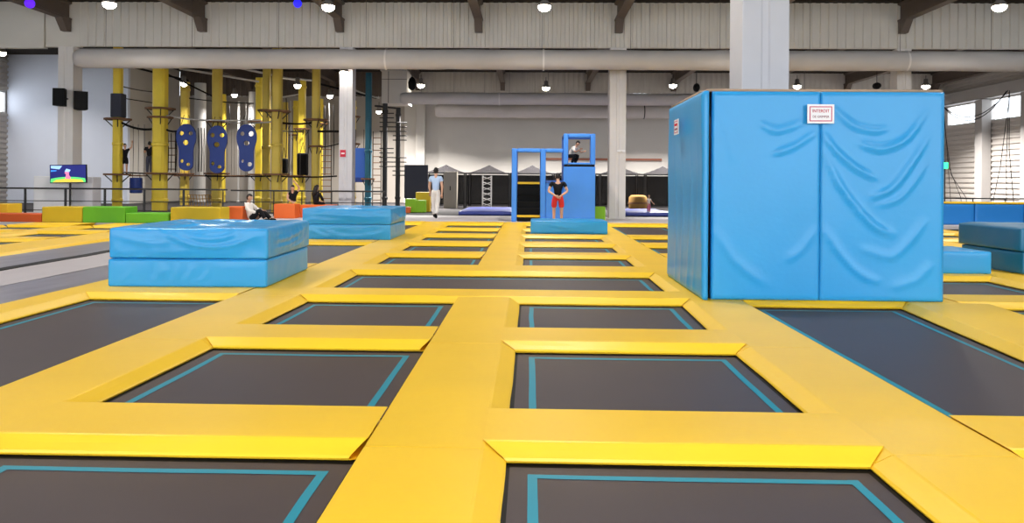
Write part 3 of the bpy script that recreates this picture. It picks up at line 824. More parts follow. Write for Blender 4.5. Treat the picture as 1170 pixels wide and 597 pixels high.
def vfold(y, w, a): return lambda x, z: a * exp(-((x - y - .12 * sin(z * 2 + y)) / w) ** 2) * max(0, 1 - z / 2.0)
bpart(panel(BY0 - .05, BY1, .004, BH, BX0 - .03, .05, [vfold(8.6, .05, .012), vfold(8.95, .06, .014), vfold(9.4, .05, .012), vfold(9.8, .06, .014)], 3, 'x', -1, .008, 24), M['blue'], 'side_panel')
bpart(panel(BY0 + .03, BY1, .004, BH, BX1 + .02, .08, [], 4, 'x', 1, .006, 16), M['blue'], 'side_panel')
bpart(panel(BX0, BX1, .004, BH, BY1 + .02, .08, [], 5, 'y', 1, .006, 16), M['blue'], 'back_panel')
bm = bmesh.new()
for a in ((BX0, BX1, BY0 + .085, BY0 + .125), (BX0, BX1, BY1 - .1, BY1 - .07), (BX0 + .04, BX0 + .08, BY0 + .13, BY1 - .11), (BX1 - .1, BX1 - .07, BY0 + .13, BY1 - .11)):
    box(bm, a[0], a[1], a[2], a[3], .004, BH)
bpart(bm, M['frame_black'], 'inner_shell')  # plywood shell coloured black to paint the shade inside the corner gap
bm = bmesh.new()
for a in ((BX0 + .02, BX1 - .01, BY0 + .02, BY0 + .14), (BX0 + .02, BX1 - .01, BY1 - .12, BY1 - .02), (BX0 - .02, BX0 + .1, BY0 + .14, BY1 - .12), (BX1 - .1, BX1 - .01, BY0 + .14, BY1 - .12)):
    box(bm, a[0], a[1], a[2], a[3], BH + .002, BH + .03)
bpart(bm, M['ply'], 'plywood_rim')

def sign(u0, v0, u1, v1, Y, label):
    x0, z1 = at(u0, v0, Y); x1, z0 = at(u1, v1, Y); w, h = x1 - x0, z1 - z0
    t = thing('warning_sign', label, 'sign', ((x0 + x1) / 2, Y, (z0 + z1) / 2))
    obj('plate', bx(-w / 2, w / 2, -.004, .004, -h / 2, h / 2), M['white'], t, bevel=.002)
    bm = bmesh.new(); e = .022; b = .012; a, c = w / 2 - e, h / 2 - e
    box(bm, -a, a, -.006, -.004, c - b, c); box(bm, -a, a, -.006, -.004, -c, -c + b); box(bm, -a, -a + b, -.006, -.004, -c + b, c - b); box(bm, a - b, a, -.006, -.004, -c + b, c - b)
    obj('border', bm, M['pink'], t)
    text_obj('INTERDIT', .05, M['red'], t, (0, -.005, .03), (pi / 2, 0, 0), xs=.86)
    text_obj('DE GRIMPER', .038, M['greyprint'], t, (0, -.005, -.032), (pi / 2, 0, 0), xs=.86)
    return t
sign(922.5, 119, 953, 141, BY0 - .075, 'white notice with red border on the front of the padded box')
sx = sign(922.5, 119, 953, 141, BY0 - .075, 'small white notice on the left side of the padded box')
sx.location = (BX0 - .125, 9.32, 1.3 + (207 - 144) * 9.3 / 845); sx.rotation_euler = (0, 0, -pi / 2); sx.scale = (.9, 1, .9)

# ------------------------------------------------------------------ foam block row and seats
def foam(x0, x1, y0, y1, h, m, label, z=-.003):
    bm = bx(-(x1 - x0) / 2, (x1 - x0) / 2, -(y1 - y0) / 2, (y1 - y0) / 2, 0, h)
    o = obj('foam_block', bm, M[m], None, ((x0 + x1) / 2, (y0 + y1) / 2, z), bevel=.025, seg=3)
    return tag(o, label, 'foam block')
foam(-16.7, -14.3, 21.3, 22.0, .24, 'orange', 'long low orange foam block at the left edge')
foam(-17.6, ax(9, 22.05), 22.05, 22.7, .5, 'yellow_foam', 'yellow foam block peeking behind the orange one at left edge')
foam(-14.29, -13.09, 21.3, 22.0, .45, 'olive', 'mustard yellow foam block between orange and green blocks')
foam(-13.08, -11.82, 21.3, 22.0, .46, 'green', 'tall green foam block next to the mustard one')
foam(-11.8, -10.53, 21.3, 22.0, .29, 'green', 'low green foam block right of the tall green one')
foam(-10.48, -9.02, 21.3, 22.0, .47, 'olive', 'mustard yellow foam block right of the low green one')
foam(-9.32, -8.82, 22.5, 23.0, .46, 'orange_b', 'orange foam cube the seated man in white leans on')
foam(ax(313, 24.6), ax(337, 24.6), 24.6, 25.2, .48, 'orange_b', 'bright orange foam block right of the seated man')
foam(ax(345, 25.4), ax(383, 25.4), 25.2, 25.75, .44, 'orange_b', 'orange foam bench under the black haired woman')
foam(ax(679, 25.4), ax(692, 25.4), 25.4, 25.8, .45, 'lime', 'lime green foam cube beside the play tower')
foam(ax(463, 30), ax(475, 30), 30, 30.45, .55, 'lime', 'lime foam cube left of the man in white trousers')
foam(ax(474.5, 30), ax(486, 30), 30, 30.4, .5, 'lime', 'lime foam cube touching the yellow foam block')
foam(ax(463, 29.4), ax(469, 29.4), 29.4, 29.6, .24, 'orange_b', 'small orange foam cube before the lime cube')
foam(ax(475, 30.6), ax(491, 30.6), 30.6, 31.1, .82, 'yellow_foam', 'tall yellow foam block behind the lime cubes')

# ------------------------------------------------------------------ railing (one welded run)
def railing(label, x0, x1, Y, us, zt):
    t = thing('railing', label, 'railing', (0, Y, -.003))
    for z in (zt, zt * .55, zt * .22): obj('rail', tb([(x0, 0, z), (x1, 0, z)], .028 if z == zt else .014), M['steel'], t)
    for u in us:
        x = ax(u, Y)
        if x > x0: obj('post', tb([(x, 0, 0), (x, 0, zt)], .04 if u < 220 else .022), M['steel'], t)
railing('black metal railing behind the foam block row at left', XL + .1, ax(260, 24.7), 24.7, (-190, -120, -50, 29, 75, 120, 165, 210, 255), .94)
railing('black metal railing behind the seated people, left of the red signed column', ax(264, 26.1), ax(440, 26.1), 26.1, (264, 290, 313, 338, 345, 379, 415, 439), .9)
t = thing('railing', 'thin black railing behind the deep blue barrier at right', 'railing', (0, 28.5, -.003))
for z in (.78, .55): obj('rail', tb([(12, 0, z), (20.5, 0, z)], .022), M['steel'], t)
for k in range(8): obj('post', tb([(12 + k * 1.2, 0, 0), (12 + k * 1.2, 0, .78)], .022), M['steel'], t)

# ------------------------------------------------------------------ ropes course
# post: (pixel x, distance, width, top z or None, paint, platform pixel ys, label)
FULL = 6.5
posts = [
 (134.5, 29.0, .31, FULL, 'post_yellow', [(137, 1), (200, 1)], 'leftmost yellow climbing post with a dark sleeve'),
 (183, 29.5, .50, FULL, 'post_yellow', [(125, 1), (135, .8), (199, 1)], 'thick yellow climbing post with two upper platforms'),
 (211.5, 36.0, .36, 6.05, 'post_dull', [(199, .8)], 'short yellow post behind the left blue foot panel'),
 (248, 31.0, .36, FULL, 'post_dull', [(140, .8), (199, 1)], 'ochre post rising behind the middle blue foot panel'),
 (255.5, 41.5, .22, 6.1, 'post_yellow', [], 'thin bright yellow post far behind the middle foot panel'),
 (297, 34.0, .36, 6.0, 'post_yellow', [(140, 1), (200, 1)], 'bright yellow post right of the right blue foot panel'),
 (304.5, 31.5, .30, FULL, 'post_dull', [(127, .7)], 'dull ochre post next to the bright yellow one'),
 (316.5, 29.2, .36, FULL, 'post_dull', [(128, 1), (200, 1)], 'tall pale yellow post in the middle of the climbing course'),
 (326, 39.0, .24, 5.4, 'post_dull', [(142, .6)], 'thin dull post far back between two climbing posts'),
 (338, 41.0, .26, 5.7, 'post_yellow', [(155, .7)], 'short yellow post half hidden at the back of the course'),
 (345, 35.5, .32, 6.15, 'post_yellow', [(148, .7), (202, .8)], 'bright yellow post with a collar near the lamp'),
 (361, 30.0, .30, FULL, 'post_dull', [(138, 1), (168, .5)], 'tall yellow post left of the red signed column'),
 (366.5, 40.0, .22, 5.7, 'post_yellow', [(142, .8)], 'thin yellow post peeking out beside the tall one'),
 (403, 37.0, .30, 5.3, 'post_yellow', [(134, .7), (165, .7)], 'yellow post just right of the red signed column'),
 (421, 35.0, .28, 6.4, 'teal', [(205, .6)], 'dark teal climbing post right of the yellow posts'),
 (440, 36.0, .22, 5.05, 'blackp', [(150, .7), (190, .7)], 'black climbing post with rungs, left of the pair'),
 (455, 37.0, .22, 4.95, 'blackp', [(160, .7), (200, .7)], 'black climbing post with rungs, right of the pair'),
]
M['teal'] = mat('teal_paint', (30, 92, 112), .5, .4, .05, 2); M['blackp'] = M['steel']
PX = {}
for (u, Y, w, zt, m, plats, lb) in posts:
    x = ax(u, Y, 150); PX[u] = (x, Y)
    t = thing('climbing_post', lb, 'post', (x, Y, -.004))
    bm = bmesh.new(); a = w / 2; c = a * .35
    prism(bm, [(-a + c, -a), (a - c, -a), (a, -a + c), (a, a - c), (a - c, a), (-a + c, a), (-a, a - c), (-a, -a + c)], 'z', 0, zt)
    obj('pole', bm, M[m], t, bevel=.01)
    for z in (.35, zt - .45) if zt < 6.4 else (.35, 2.6):
        obj('collar', lathe(bmesh.new(), [(a * 1.15, z), (a * 1.32, z + .03), (a * 1.32, z + .12), (a * 1.15, z + .15)], 16), M[m], t)
    if u == 134.5: obj('padding_sleeve', bx(-.2, .24, -.2, .2, az(134, 134, Y), az(134, 107, Y)), M['c_grey'], t, bevel=.03)
    for (py, s) in plats:
        z = az(u, py, Y); R = (.40 * s + a * .7)
        bm = bmesh.new(); pl = [(R * cos(k * pi / 4 + pi / 8), R * sin(k * pi / 4 + pi / 8)) for k in range(8)]
        prism(bm, pl, 'z', z, z + .07)
        if m != 'blackp': obj('platform', bm, M['wood'], t)
        else:
            bm.free(); bm = bmesh.new()
            for q in range(5):
                tube(bm, [(-.25, -.1, z + q * .22), (.45, -.1, z + q * .22)], .03, 6)
            obj('rungs', bm, M['steel'], t)
        if m != 'blackp' :
            for k in range(4):
                an = k * pi / 2 + .5; obj('brace', tb([(a * cos(an), a * sin(an), z - .28), (R * .85 * cos(an), R * .85 * sin(an), z)], .022, 5), M['steel'], t)
# black beam joining the black posts
obj_ = obj('crossbeam', tb([(PX[440][0] - .5, 36.0, 4.93), (PX[455][0], 37.0, 4.9)], .05), M['steel']); tag(obj_, 'black beam joining the tops of the black climbing posts', 'beam')

# cables and hanging elements
def cable(p, q, sag, r, label, m='cable', n=14):
    pts = []
    for i in range(n + 1):
        t_ = i / n; P_ = Vector(p).lerp(Vector(q), t_); P_.z -= sag * 4 * t_ * (1 - t_); pts.append(P_)
    o = obj('cable', tb(pts, r, 6), M[m]); return tag(o, label, 'cable')
def P3(u, v, Y): a = at(u, v, Y); return (a[0], Y, a[1])
cable(P3(139, 140, 29), P3(177, 147, 29.5), .12, .05, 'dark sagging rope between the leftmost post and the thick post', 'rope')
cable(P3(190, 148, 29.5), P3(215, 143, 30), .15, .04, 'dark rope from the thick post to the left foot panel', 'rope')
cable(P3(141, 99, 29), P3(176, 105, 29.5), .03, .025, 'thin cable high between the two leftmost posts')
cable(P3(145, 75, 33), P3(215, 92, 36), 0, .05, 'black cable slanting high behind the thick yellow post', 'rope')
cable(P3(190, 132, 29.5), P3(248, 138, 31), .05, .035, 'pale cable from the thick post to the ochre post', 'pipe')
cable(P3(213, 136, 28.9), P3(298, 137, 28.9), .03, .03, 'upper cable from which the blue foot panels hang', 'pipe')
cable(P3(252, 139, 31), P3(311, 139, 29.3), .06, .03, 'pale cable between the ochre and pale yellow posts', 'pipe')
cable(P3(140, 196.5, 29.3), P3(180, 198, 29.5), .02, .03, 'lower walking cable under the two climbers', 'rope')
cable(P3(190, 199, 29.5), P3(313, 201, 29.2), .04, .035, 'lower walking cable under the blue foot panels', 'rope')
cable(P3(318, 201, 29.2), P3(385, 201, 29.5), .04, .035, 'lower walking cable right of the pale yellow post', 'rope')
cable(P3(205, 78, 31), P3(300, 94, 34), 0, .05, 'pale pipe slanting under the roof behind the climbing posts', 'pipe')
cable(P3(262, 75, 32), P3(345, 93, 36), 0, .05, 'pale pipe slanting to the bright post with collar', 'pipe')
cable(P3(322, 89, 33), P3(360, 92, 34), 0, .05, 'short pale pipe between the tall posts under the duct', 'pipe')
cable(P3(322, 111, 36), P3(345, 107, 36), 0, .04, 'lower pale pipe left of the bright collared post', 'pipe')
cable(P3(362, 150, 30.1), P3(388, 150, 26.9), 0, .05, 'dark bar between tall yellow post and red signed column', 'rope')
cable(P3(322, 140, 30), P3(357, 140, 30), .05, .04, 'dark rope between the pale yellow post and the tall post', 'rope')
cable(P3(300, 145, 33), P3(345, 150, 35), .08, .03, 'dark slack rope behind the pale yellow post', 'rope')
cable(P3(366, 168, 34), P3(398, 160, 37), .06, .03, 'dark rope running behind the red signed column', 'rope')
cable(P3(140, 112, 30), P3(178, 118, 31), .0, .02, 'thin wire below the high cable at the leftmost post', 'rope')
cable(P3(215, 112, 36), P3(290, 118, 38), .05, .03, 'slack wire high behind the foot panels', 'rope')
cable(P3(190, 84, 30), P3(243, 110, 33), 0, .035, 'black roof cable slanting right of the thick post', 'rope')
cable(P3(366, 96, 33), P3(430, 112, 36), 0, .045, 'black roof cable slanting down to the teal post', 'rope')
cable(P3(400, 100, 36), P3(433, 112, 35.4), .05, .04, 'pale cable from the roof to the black posts', 'pipe')
for i, (u, v0, v1, Y) in enumerate(((223, 146, 196, 31), (226.5, 146, 196, 31), (230, 146, 196, 31), (233.5, 146, 196, 31), (201, 150, 196, 32), (327, 112, 180, 35), (332, 115, 200, 36), (352, 150, 176, 33.5), (371, 120, 200, 38), (376, 118, 200, 38), (381, 120, 200, 38), (262, 120, 142, 40), (281, 116, 142, 40), (285, 118, 142, 40))):
    a, b = P3(u, v0, Y), P3(u, v1, Y)
    o = obj('hanging_rope', tb([a, ((a[0] + b[0]) / 2 + .03, Y, (a[2] + b[2]) / 2), b], .022, 6), M['rope' if i % 3 else 'pipe'])
    tag(o, 'thin rope or rod hanging upright among the climbing posts', 'rope', 'upright ropes among the climbing posts')
for (u, v0, v1, Y, w_, lb) in ((196, 150, 197, 31.5, .35, 'dark rope ladder right of the thick yellow post'), (373, 165, 230, 36, .5, 'grey rope ladder left of the red signed column'), (431, 150, 232, 35.5, .4, 'dark climbing ladder right of the teal post')):
    a, b = P3(u, v0, Y), P3(u, v1, Y); t = thing('rope_ladder', lb, 'ladder', (a[0], Y, b[2])); hh = a[2] - b[2]
    for sx_ in (-w_ / 2, w_ / 2): obj('side_rope', tb([(sx_, 0, 0 if v1 < 200 else -b[2]), (sx_, 0, hh)], .02, 6), M['rope'], t)
    for k in range(int(hh / .3)): obj('rung', tb([(-w_ / 2, 0, .15 + .3 * k), (w_ / 2, 0, .15 + .3 * k)], .022, 6), M['wood'], t)
# catwalk planks hung on the lower cable
for u in (155, 161, 205, 213, 221, 230, 262, 270, 278, 333, 341):
    x, z = at(u, 200.5, 29.35)
    t = thing('stepping_plank', 'small wooden stepping plank hung from the lower cable of the course', 'plank', (x, 29.35, z - .03), group='stepping planks on the lower cable')
    obj('board', bx(-.12, .12, -.25, .25, 0, .05), M['wood'], t)
    obj('cords', tube(tb([(0, -.2, .05), (0, -.2, 1.9)], .008, 5), [(0, .2, .05), (0, .2, 1.9)], .008, 5), M['cable'], t)

# blue foot-shaped panels with round holes
def foot(u, v0, v1, Y, holes, label, flip=1):
    x, zt = at(u, v0, Y); z0 = at(u, v1, Y)[1]; h = zt - z0
    t = thing('foot_shaped_hold', label, 'climbing hold', (x, Y, z0))
    cu = bpy.data.curves.new('c', 'CURVE'); cu.dimensions = '2D'; cu.fill_mode = 'BOTH'; cu.extrude = .03; cu.bevel_depth = .006
    def add(pts):
        s = cu.splines.new('POLY'); s.points.add(len(pts) - 1); s.use_cyclic_u = True
        for i, p in enumerate(pts): s.points[i].co = (p[0], p[1], 0, 1)
    out = []
    for k in range(48):
        a = 2 * pi * k / 48; y = .5 - .5 * cos(a) ; side = 1 if sin(a) >= 0 else -1
        # half width along the height: narrow heel, waist, broad ball
        yy = y
        prof = .33 * sqrt(max(0, 1 - ((yy - .12) / .16) ** 2)) if yy < .12 else (.33 + (.46 - .33) * (1 - cos(pi * min(1, max(0, (yy - .42) / .28)))) / 2 if yy < .74 else .46 * sqrt(max(0, 1 - ((yy - .74) / .262) ** 2)))
        if yy < .12: prof = .33 * sqrt(max(0, 1 - ((.12 - yy) / .121) ** 2))
        out.append((side * prof * .46 * h * 1.0, yy * h))
    add(out)
    for (hx, hy, rx, ry) in holes: add([(hx * h + rx * h * cos(-2 * pi * k / 18), hy * h + ry * h * sin(-2 * pi * k / 18)) for k in range(18)])
    o = bpy.data.objects.new('c', cu); C.objects.link(o); bpy.context.view_layer.update()
    me = bpy.data.meshes.new_from_object(o.evaluated_get(bpy.context.evaluated_depsgraph_get())); bpy.data.objects.remove(o)
    for v in me.vertices: v.co = Vector((v.co.x, -v.co.z, v.co.y))
    me.materials.clear(); link('board', me, M['panel_blue'], t)
    obj('suspension_ropes', tube(tb([(-.12 * h, 0, h - .06), (-.05 * h, 0, h + .35)], .012, 5), [(.12 * h, 0, h - .06), (.05 * h, 0, h + .35)], .012, 5), M['rope'], t)
HO = [(-.105, .80, .055, .05), (.1, .80, .055, .05), (-.01, .60, .065, .06), (-.09, .2, .04, .045), (.05, .13, .05, .04)]
foot(213, 141.5, 194.5, 28.9, HO, 'leftmost of three blue foot shaped climbing panels, with holes')
foot(248.5, 143.5, 197.5, 28.9, HO, 'middle of three blue foot shaped climbing panels, with holes')
foot(282, 142, 195.5, 28.9, [(-.09, .80, .05, .05), (.1, .80, .06, .06), (.0, .6, .065, .055), (-.08, .22, .03, .04), (.07, .15, .055, .05)], 'rightmost of three blue foot shaped climbing panels, with holes')
# barrel
x, z = at(155.5, 220.5, 29.2)
t = thing('hanging_barrel', 'royal blue barrel hanging between the two left yellow posts', 'barrel', (x, 29.2, z))
obj('drum', lathe(bmesh.new(), [(.2, 0), (.235, .02), (.235, .2), (.245, .22), (.235, .24), (.235, .4), (.245, .42), (.235, .44), (.235, .6), (.2, .62)], 24), M['panel_blue'], t, smooth=False)
obj('ropes', tube(tb([(-.15, 0, .6), (-.15, 0, .8)], .012, 5), [(.15, 0, .6), (.15, 0, .8)], .012, 5), M['rope'], t)
# black hanging bags, blue climbing board
for u, v0, v1, Y, w, lb in ((324.5, 181, 198, 33, .28, 'smaller black hanging bag behind the pale yellow post'), (346, 175, 200, 33, .4, 'larger black hanging bag behind the course')):
    x, zt = at(u, v0, Y); z0 = at(u, v1, Y)[1]; h = zt - z0
    t = thing('hanging_bag', lb, 'bag', (x, Y, z0))
    obj('body', soft_box(w, w, h, 8, 8, 10, wrinkle(u, .01)), M['c_black'], t, smooth=True, bevel=.03)
    obj('straps', tube(tb([(-w * .3, 0, h), (0, 0, h + .5)], .012, 5), [(w * .3, 0, h), (0, 0, h + .5)], .012, 5), M['rope'], t)
x, zt = at(411, 169, 35.5); z0 = at(411, 208, 35.5)[1]; h = zt - z0
t = thing('climbing_board', 'pale blue climbing board left of the teal post', 'climbing board', (x, 35.5, z0))
obj('board', bx(-.26, .26, -.03, .03, .12 * h, h), M['tower_edge'], t, bevel=.02)
obj('foot_rest', bx(-.28, .28, -.18, .06, 0, .14 * h), M['panel_blue'], t, bevel=.02)
obj('ropes', tube(tb([(-.2, 0, h), (-.2, 0, h + .9)], .015, 5), [(.2, 0, h), (.2, 0, h + .9)], .015, 5), M['rope'], t)
# vertical thin ropes of the course
for (u, v0, v1, Y, lb) in ((152, 142, 198, 31, 'a'), (158, 142, 198, 31, 'b'), (165, 142, 198, 31, 'c'), (192, 152, 196, 30, 'd'), (195.5, 152, 196, 30, 'e')):
    a, b = P3(u, v0, Y), P3(u, v1, Y)
    o = obj('hanging_rope', tb([a, ((a[0] + b[0]) / 2 + .02, Y, (a[2] + b[2]) / 2), b], .018 if lb in 'de' else .01, 6), M['rope']); tag(o, 'thin vertical rope hanging between the left climbing posts', 'rope', 'vertical ropes of the course')
# pale pillars behind
for u, v0, Y, r, lb in ((229, 95, 40, .3, 'pale round pillar behind the left and middle foot panels'), (289, 105, 41, .22, 'pale pillar behind the right foot panel'), (273, 116, 41, .06, 'thin pale pipe standing behind the course')):
    x, z = at(u, v0, Y); t = thing('pillar', lb, 'pillar', (x, Y, -.004)); obj('shaft', lathe(bmesh.new(), [(r, 0), (r, z)], 18), M['pipe'], t)
    obj('base_ring', lathe(bmesh.new(), [(r + .05, 0), (r + .05, .06), (r, .08)], 18), M['pipe'], t)
# tan rope net near the floor
bm = bmesh.new(); x0, zt = at(214, 222, 28); x1, z0 = at(241, 237, 28); z0 = 0
for k in range(9):
    xx = x0 + (x1 - x0) * k / 8; tube(bm, [(xx, 28, z0), (xx + .03, 28.05, (z0 + zt) / 2), (xx, 28, zt)], .014, 5)
for k in range(6):
    zz = z0 + (zt - z0) * k / 5; tube(bm, [(x0, 28, zz), ((x0 + x1) / 2, 28.04, zz - .03), (x1, 28, zz)], .014, 5)
tag(obj('rope_net', bm, M['rope_tan']), 'tan rope net stretched low behind the railing', 'net', kind=None)

# kiosk and screen at left
t = thing('kiosk', 'white kiosk cabinet behind the railing at far left', 'kiosk', (ax(70, 25.6), 26.03, -.003))
K = ax(70, 25.6); xl = ax(37, 25.6) - K; xm = ax(80, 25.6) - K; xr = ax(104, 25.6) - K
obj('body', bx(xl, xm, -.38, .2, 0, 1.36), M['white'], t, bevel=.03)
obj('side_cabinet', bx(xm + .005, xr, -.34, .2, 0, 1.34), M['concrete'], t, bevel=.03)
obj('door_handle', bx(xm - .2, xm - .16, -.42, -.38, .6, .95), M['black'], t)
x, z = at(78.5, 209, 25.3)
t = thing('television', 'flat television with a colourful picture on a pole at far left', 'television', (x, 25.3, -.003))
zb = z + .003; w, h = 1.29, .64
TV = Matrix.Translation((0, 0, zb)) @ Matrix.Rotation(radians(-1.2), 4, 'Y')
obj('bezel', bx(-w / 2, w / 2, -.03, .03, 0, h, M=TV), M['black'], t, bevel=.008)
sc = obj('screen', bx(-w / 2 + .02, w / 2 - .02, -.034, -.03, .02, h - .02, M=TV), M['screen'], t)
def flat(poly, y, m, nm):
    bm = bmesh.new(); prism(bm, poly, 'y', y, y + .001); bmesh.ops.transform(bm, matrix=TV, verts=bm.verts); obj(nm, bm, m, sc)
flat([(-.62, .06), (-.6, .16), (-.35, .2), (0, .22), (.35, .2), (.6, .16), (.62, .06), (.62, .03), (-.62, .03)], -.036, M['scr_green'], 'picture_hill')
flat([(-.55, .03), (-.42, .12), (-.1, .15), (.2, .14), (.48, .12), (.56, .03)], -.0375, M['scr_yel'], 'picture_ground')
flat([(-.1, .16), (-.06, .3), (-.12, .36), (-.04, .42), (.04, .36), (.03, .28), (.1, .2), (.08, .14)], -.039, M['scr_pink'], 'picture_shape')
flat([(-.12, .40), (-.05, .5), (.1, .46), (.05, .38)], -.0405, M['scr_white'], 'picture_highlight')
flat([(-.6, .52), (-.3, .48), (-.2, .6), (-.6, .61)], -.036, M['scr_white'], 'picture_cloud')
flat([(-.6, .40), (-.4, .42), (-.4, .45), (-.6, .45)], -.036, M['scr_cyan'], 'picture_streak')
obj('stand_pole', tb([(.02, .05, 0), (.02, .05, zb + .2)], .035), M['steel'], t)
obj('stand_base', lathe(bmesh.new(), [(.2, 0), (.2, .02), (.06, .05)], 20, (.02, .05, 0)), M['steel'], t)

# ------------------------------------------------------------------ blue play tower
TY = 23.85
t = thing('play_tower', 'blue padded play tower with stairs and lookout window', 'play tower', (ax(632, TY), TY, -.003))
ox = ax(632, TY)
def X(u): return ax(u, TY) - ox
def Z(v, u=632): return az(u, v, TY) + .003
def pp(name, x0, x1, y0, y1, z0, z1, m, b=.03): return obj(name, bx(x0, x1, y0, y1, z0, z1), M[m], t, bevel=b)
zt = Z(169.5)
pp('post', X(584.5), X(590.5), 0, .16, 0, zt, 'tower_blue'); pp('post', X(617.5), X(623.5), 0, .16, 0, zt, 'tower_blue')
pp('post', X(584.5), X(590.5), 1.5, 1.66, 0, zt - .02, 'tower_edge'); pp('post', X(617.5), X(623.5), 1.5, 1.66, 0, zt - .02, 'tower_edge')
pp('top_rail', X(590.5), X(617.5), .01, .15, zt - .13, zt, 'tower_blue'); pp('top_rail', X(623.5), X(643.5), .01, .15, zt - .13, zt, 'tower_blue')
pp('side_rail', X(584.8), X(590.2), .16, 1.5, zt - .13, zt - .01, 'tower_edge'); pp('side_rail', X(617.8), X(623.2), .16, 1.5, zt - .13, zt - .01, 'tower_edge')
DZ = Z(208)
n = 6
for k in range(n):
    z = DZ * (k + 1) / n
    tr_ = pp('tread', X(590.8), X(617.2), .06 + k * .2, .06 + (k + 1) * .2, DZ * k / n if k else .001, z, 'black', .008)
    if k in (0, n - 1): obj('nosing', bx(X(590.8), X(617.2), .035 + k * .2, .058 + k * .2, z - .07, z), M['yellow_foam'], tr_)
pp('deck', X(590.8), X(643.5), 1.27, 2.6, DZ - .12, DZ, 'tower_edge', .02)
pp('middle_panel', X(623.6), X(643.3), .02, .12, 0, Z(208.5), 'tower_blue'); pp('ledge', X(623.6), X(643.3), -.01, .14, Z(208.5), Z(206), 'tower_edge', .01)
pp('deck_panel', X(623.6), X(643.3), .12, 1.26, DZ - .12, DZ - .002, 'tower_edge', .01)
x0, x1 = X(643.5), X(680)
zw0, zw1, ztop = Z(188), Z(157), Z(152.5)
pp('tower_panel', x0, x1, -.06, .06, 0, zw0 - .06, 'tower_blue', .02)
pp('tower_band', x0 + .03, x1 - .03, -.05, .05, zw0 - .06, zw0, 'black', .01)
pp('window_post', x0, X(649), -.06, .12, zw0, ztop, 'tower_blue'); pp('window_post', X(674.5), x1, -.06, .12, zw0, ztop, 'tower_blue')
pp('window_rail', X(649), X(674.5), -.06, .1, zw1, ztop, 'tower_blue'); pp('window_sill', X(649), X(674.5), -.06, .1, zw0, Z(185.5), 'tower_blue')
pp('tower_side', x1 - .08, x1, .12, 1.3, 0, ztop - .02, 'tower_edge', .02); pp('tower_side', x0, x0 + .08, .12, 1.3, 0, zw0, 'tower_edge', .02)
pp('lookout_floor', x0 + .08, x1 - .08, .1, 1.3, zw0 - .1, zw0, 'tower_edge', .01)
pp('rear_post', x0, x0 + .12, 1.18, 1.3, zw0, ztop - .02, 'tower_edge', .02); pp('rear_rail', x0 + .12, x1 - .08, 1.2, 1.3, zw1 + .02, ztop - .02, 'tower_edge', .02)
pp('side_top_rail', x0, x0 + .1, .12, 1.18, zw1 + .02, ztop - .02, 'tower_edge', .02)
LOOK = (ox + (x0 + x1) / 2, TY + .6, zw0 - .003)

# floor mats in the rear hall
def fmat(x0, x1, y0, y1, h, label, seed):
    bm = soft_box(x1 - x0, y1 - y0, h, 24, 12, 3, wrinkle(seed, .03))
    tag(obj('floor_mat', bm, M['mat_purple'], None, ((x0 + x1) / 2, (y0 + y1) / 2, -.004), smooth=True), label, 'mat')
fmat(ax(524, 28), ax(586, 28), 28, 32.5, .14, 'violet blue floor mat left of the play tower', 31)
fmat(ax(715, 28.4), ax(768, 28.4), 28.4, 32.0, .14, 'violet blue floor mat where the toddler stands', 32)

# netted enclosures along the back
def bay(xc, w, y0, y1, h, pk, label, cover='net'):
    t = thing('net_enclosure', label, 'net enclosure', (xc, y0, -.004)); a = w / 2; d = y1 - y0
    for sx_ in (-a + .03, a - .03):
        for y in (0, d): obj('pole', tb([(sx_, y, 0), (sx_, y, h)], .035, 8), M['steel'], t)
    for y, nm in ((0, 'front_net'), (d, 'rear_net')):
        bm = bmesh.new(); bm.faces.new([bm.verts.new(v) for v in ((-a + .05, y, .1), (a - .05, y, .1), (a - .05, y, h - .08), (-a + .05, y, h - .08))])
        obj(nm, bm, M[cover], t)
    bm = bmesh.new(); n = 10; g = []
    for i in range(n + 1):
        row = []
        for j in range(n + 1):
            u_, v_ = i / n * 2 - 1, j / n * 2 - 1; r_ = max(abs(u_), abs(v_))
            row.append(bm.verts.new((u_ * a * .98, d / 2 + v_ * d / 2, h + pk * (1 - r_) ** 1.4)))
        g.append(row)
    for i in range(n):
        for j in range(n): bm.faces.new((g[i][j], g[i + 1][j], g[i + 1][j + 1], g[i][j + 1]))
    obj('roof_net', bm, M['net_light'], t)
    obj('top_frame', tube(tb([(-a, 0, h), (a, 0, h)], .03, 6), [(-a, d, h), (a, d, h)], .03, 6), M['steel'], t)
lbs = ['black net enclosure behind the man in white trousers', 'black net enclosure with peaked roof left of the play tower', 'black net enclosure seen through the play tower frame', 'black net enclosure between play tower and column', 'black net enclosure right of the play tower column', 'black net enclosure beside the padded box left side', 'black net enclosure hidden behind the padded box']
for i in range(7):
    bay(-4.2 + 2.15 * i, 2.13, 35.4, 38.2, 1.68, .42, lbs[i])
tag(obj('wall_rail', bx(ax(617, 42.9), ax(756, 43.1), 43.08, 43.17, az(690, 183, 42.9), az(690, 180.5, 42.9)), M['redrail']), 'thin reddish brown rail along the back wall behind the tower', 'rail')
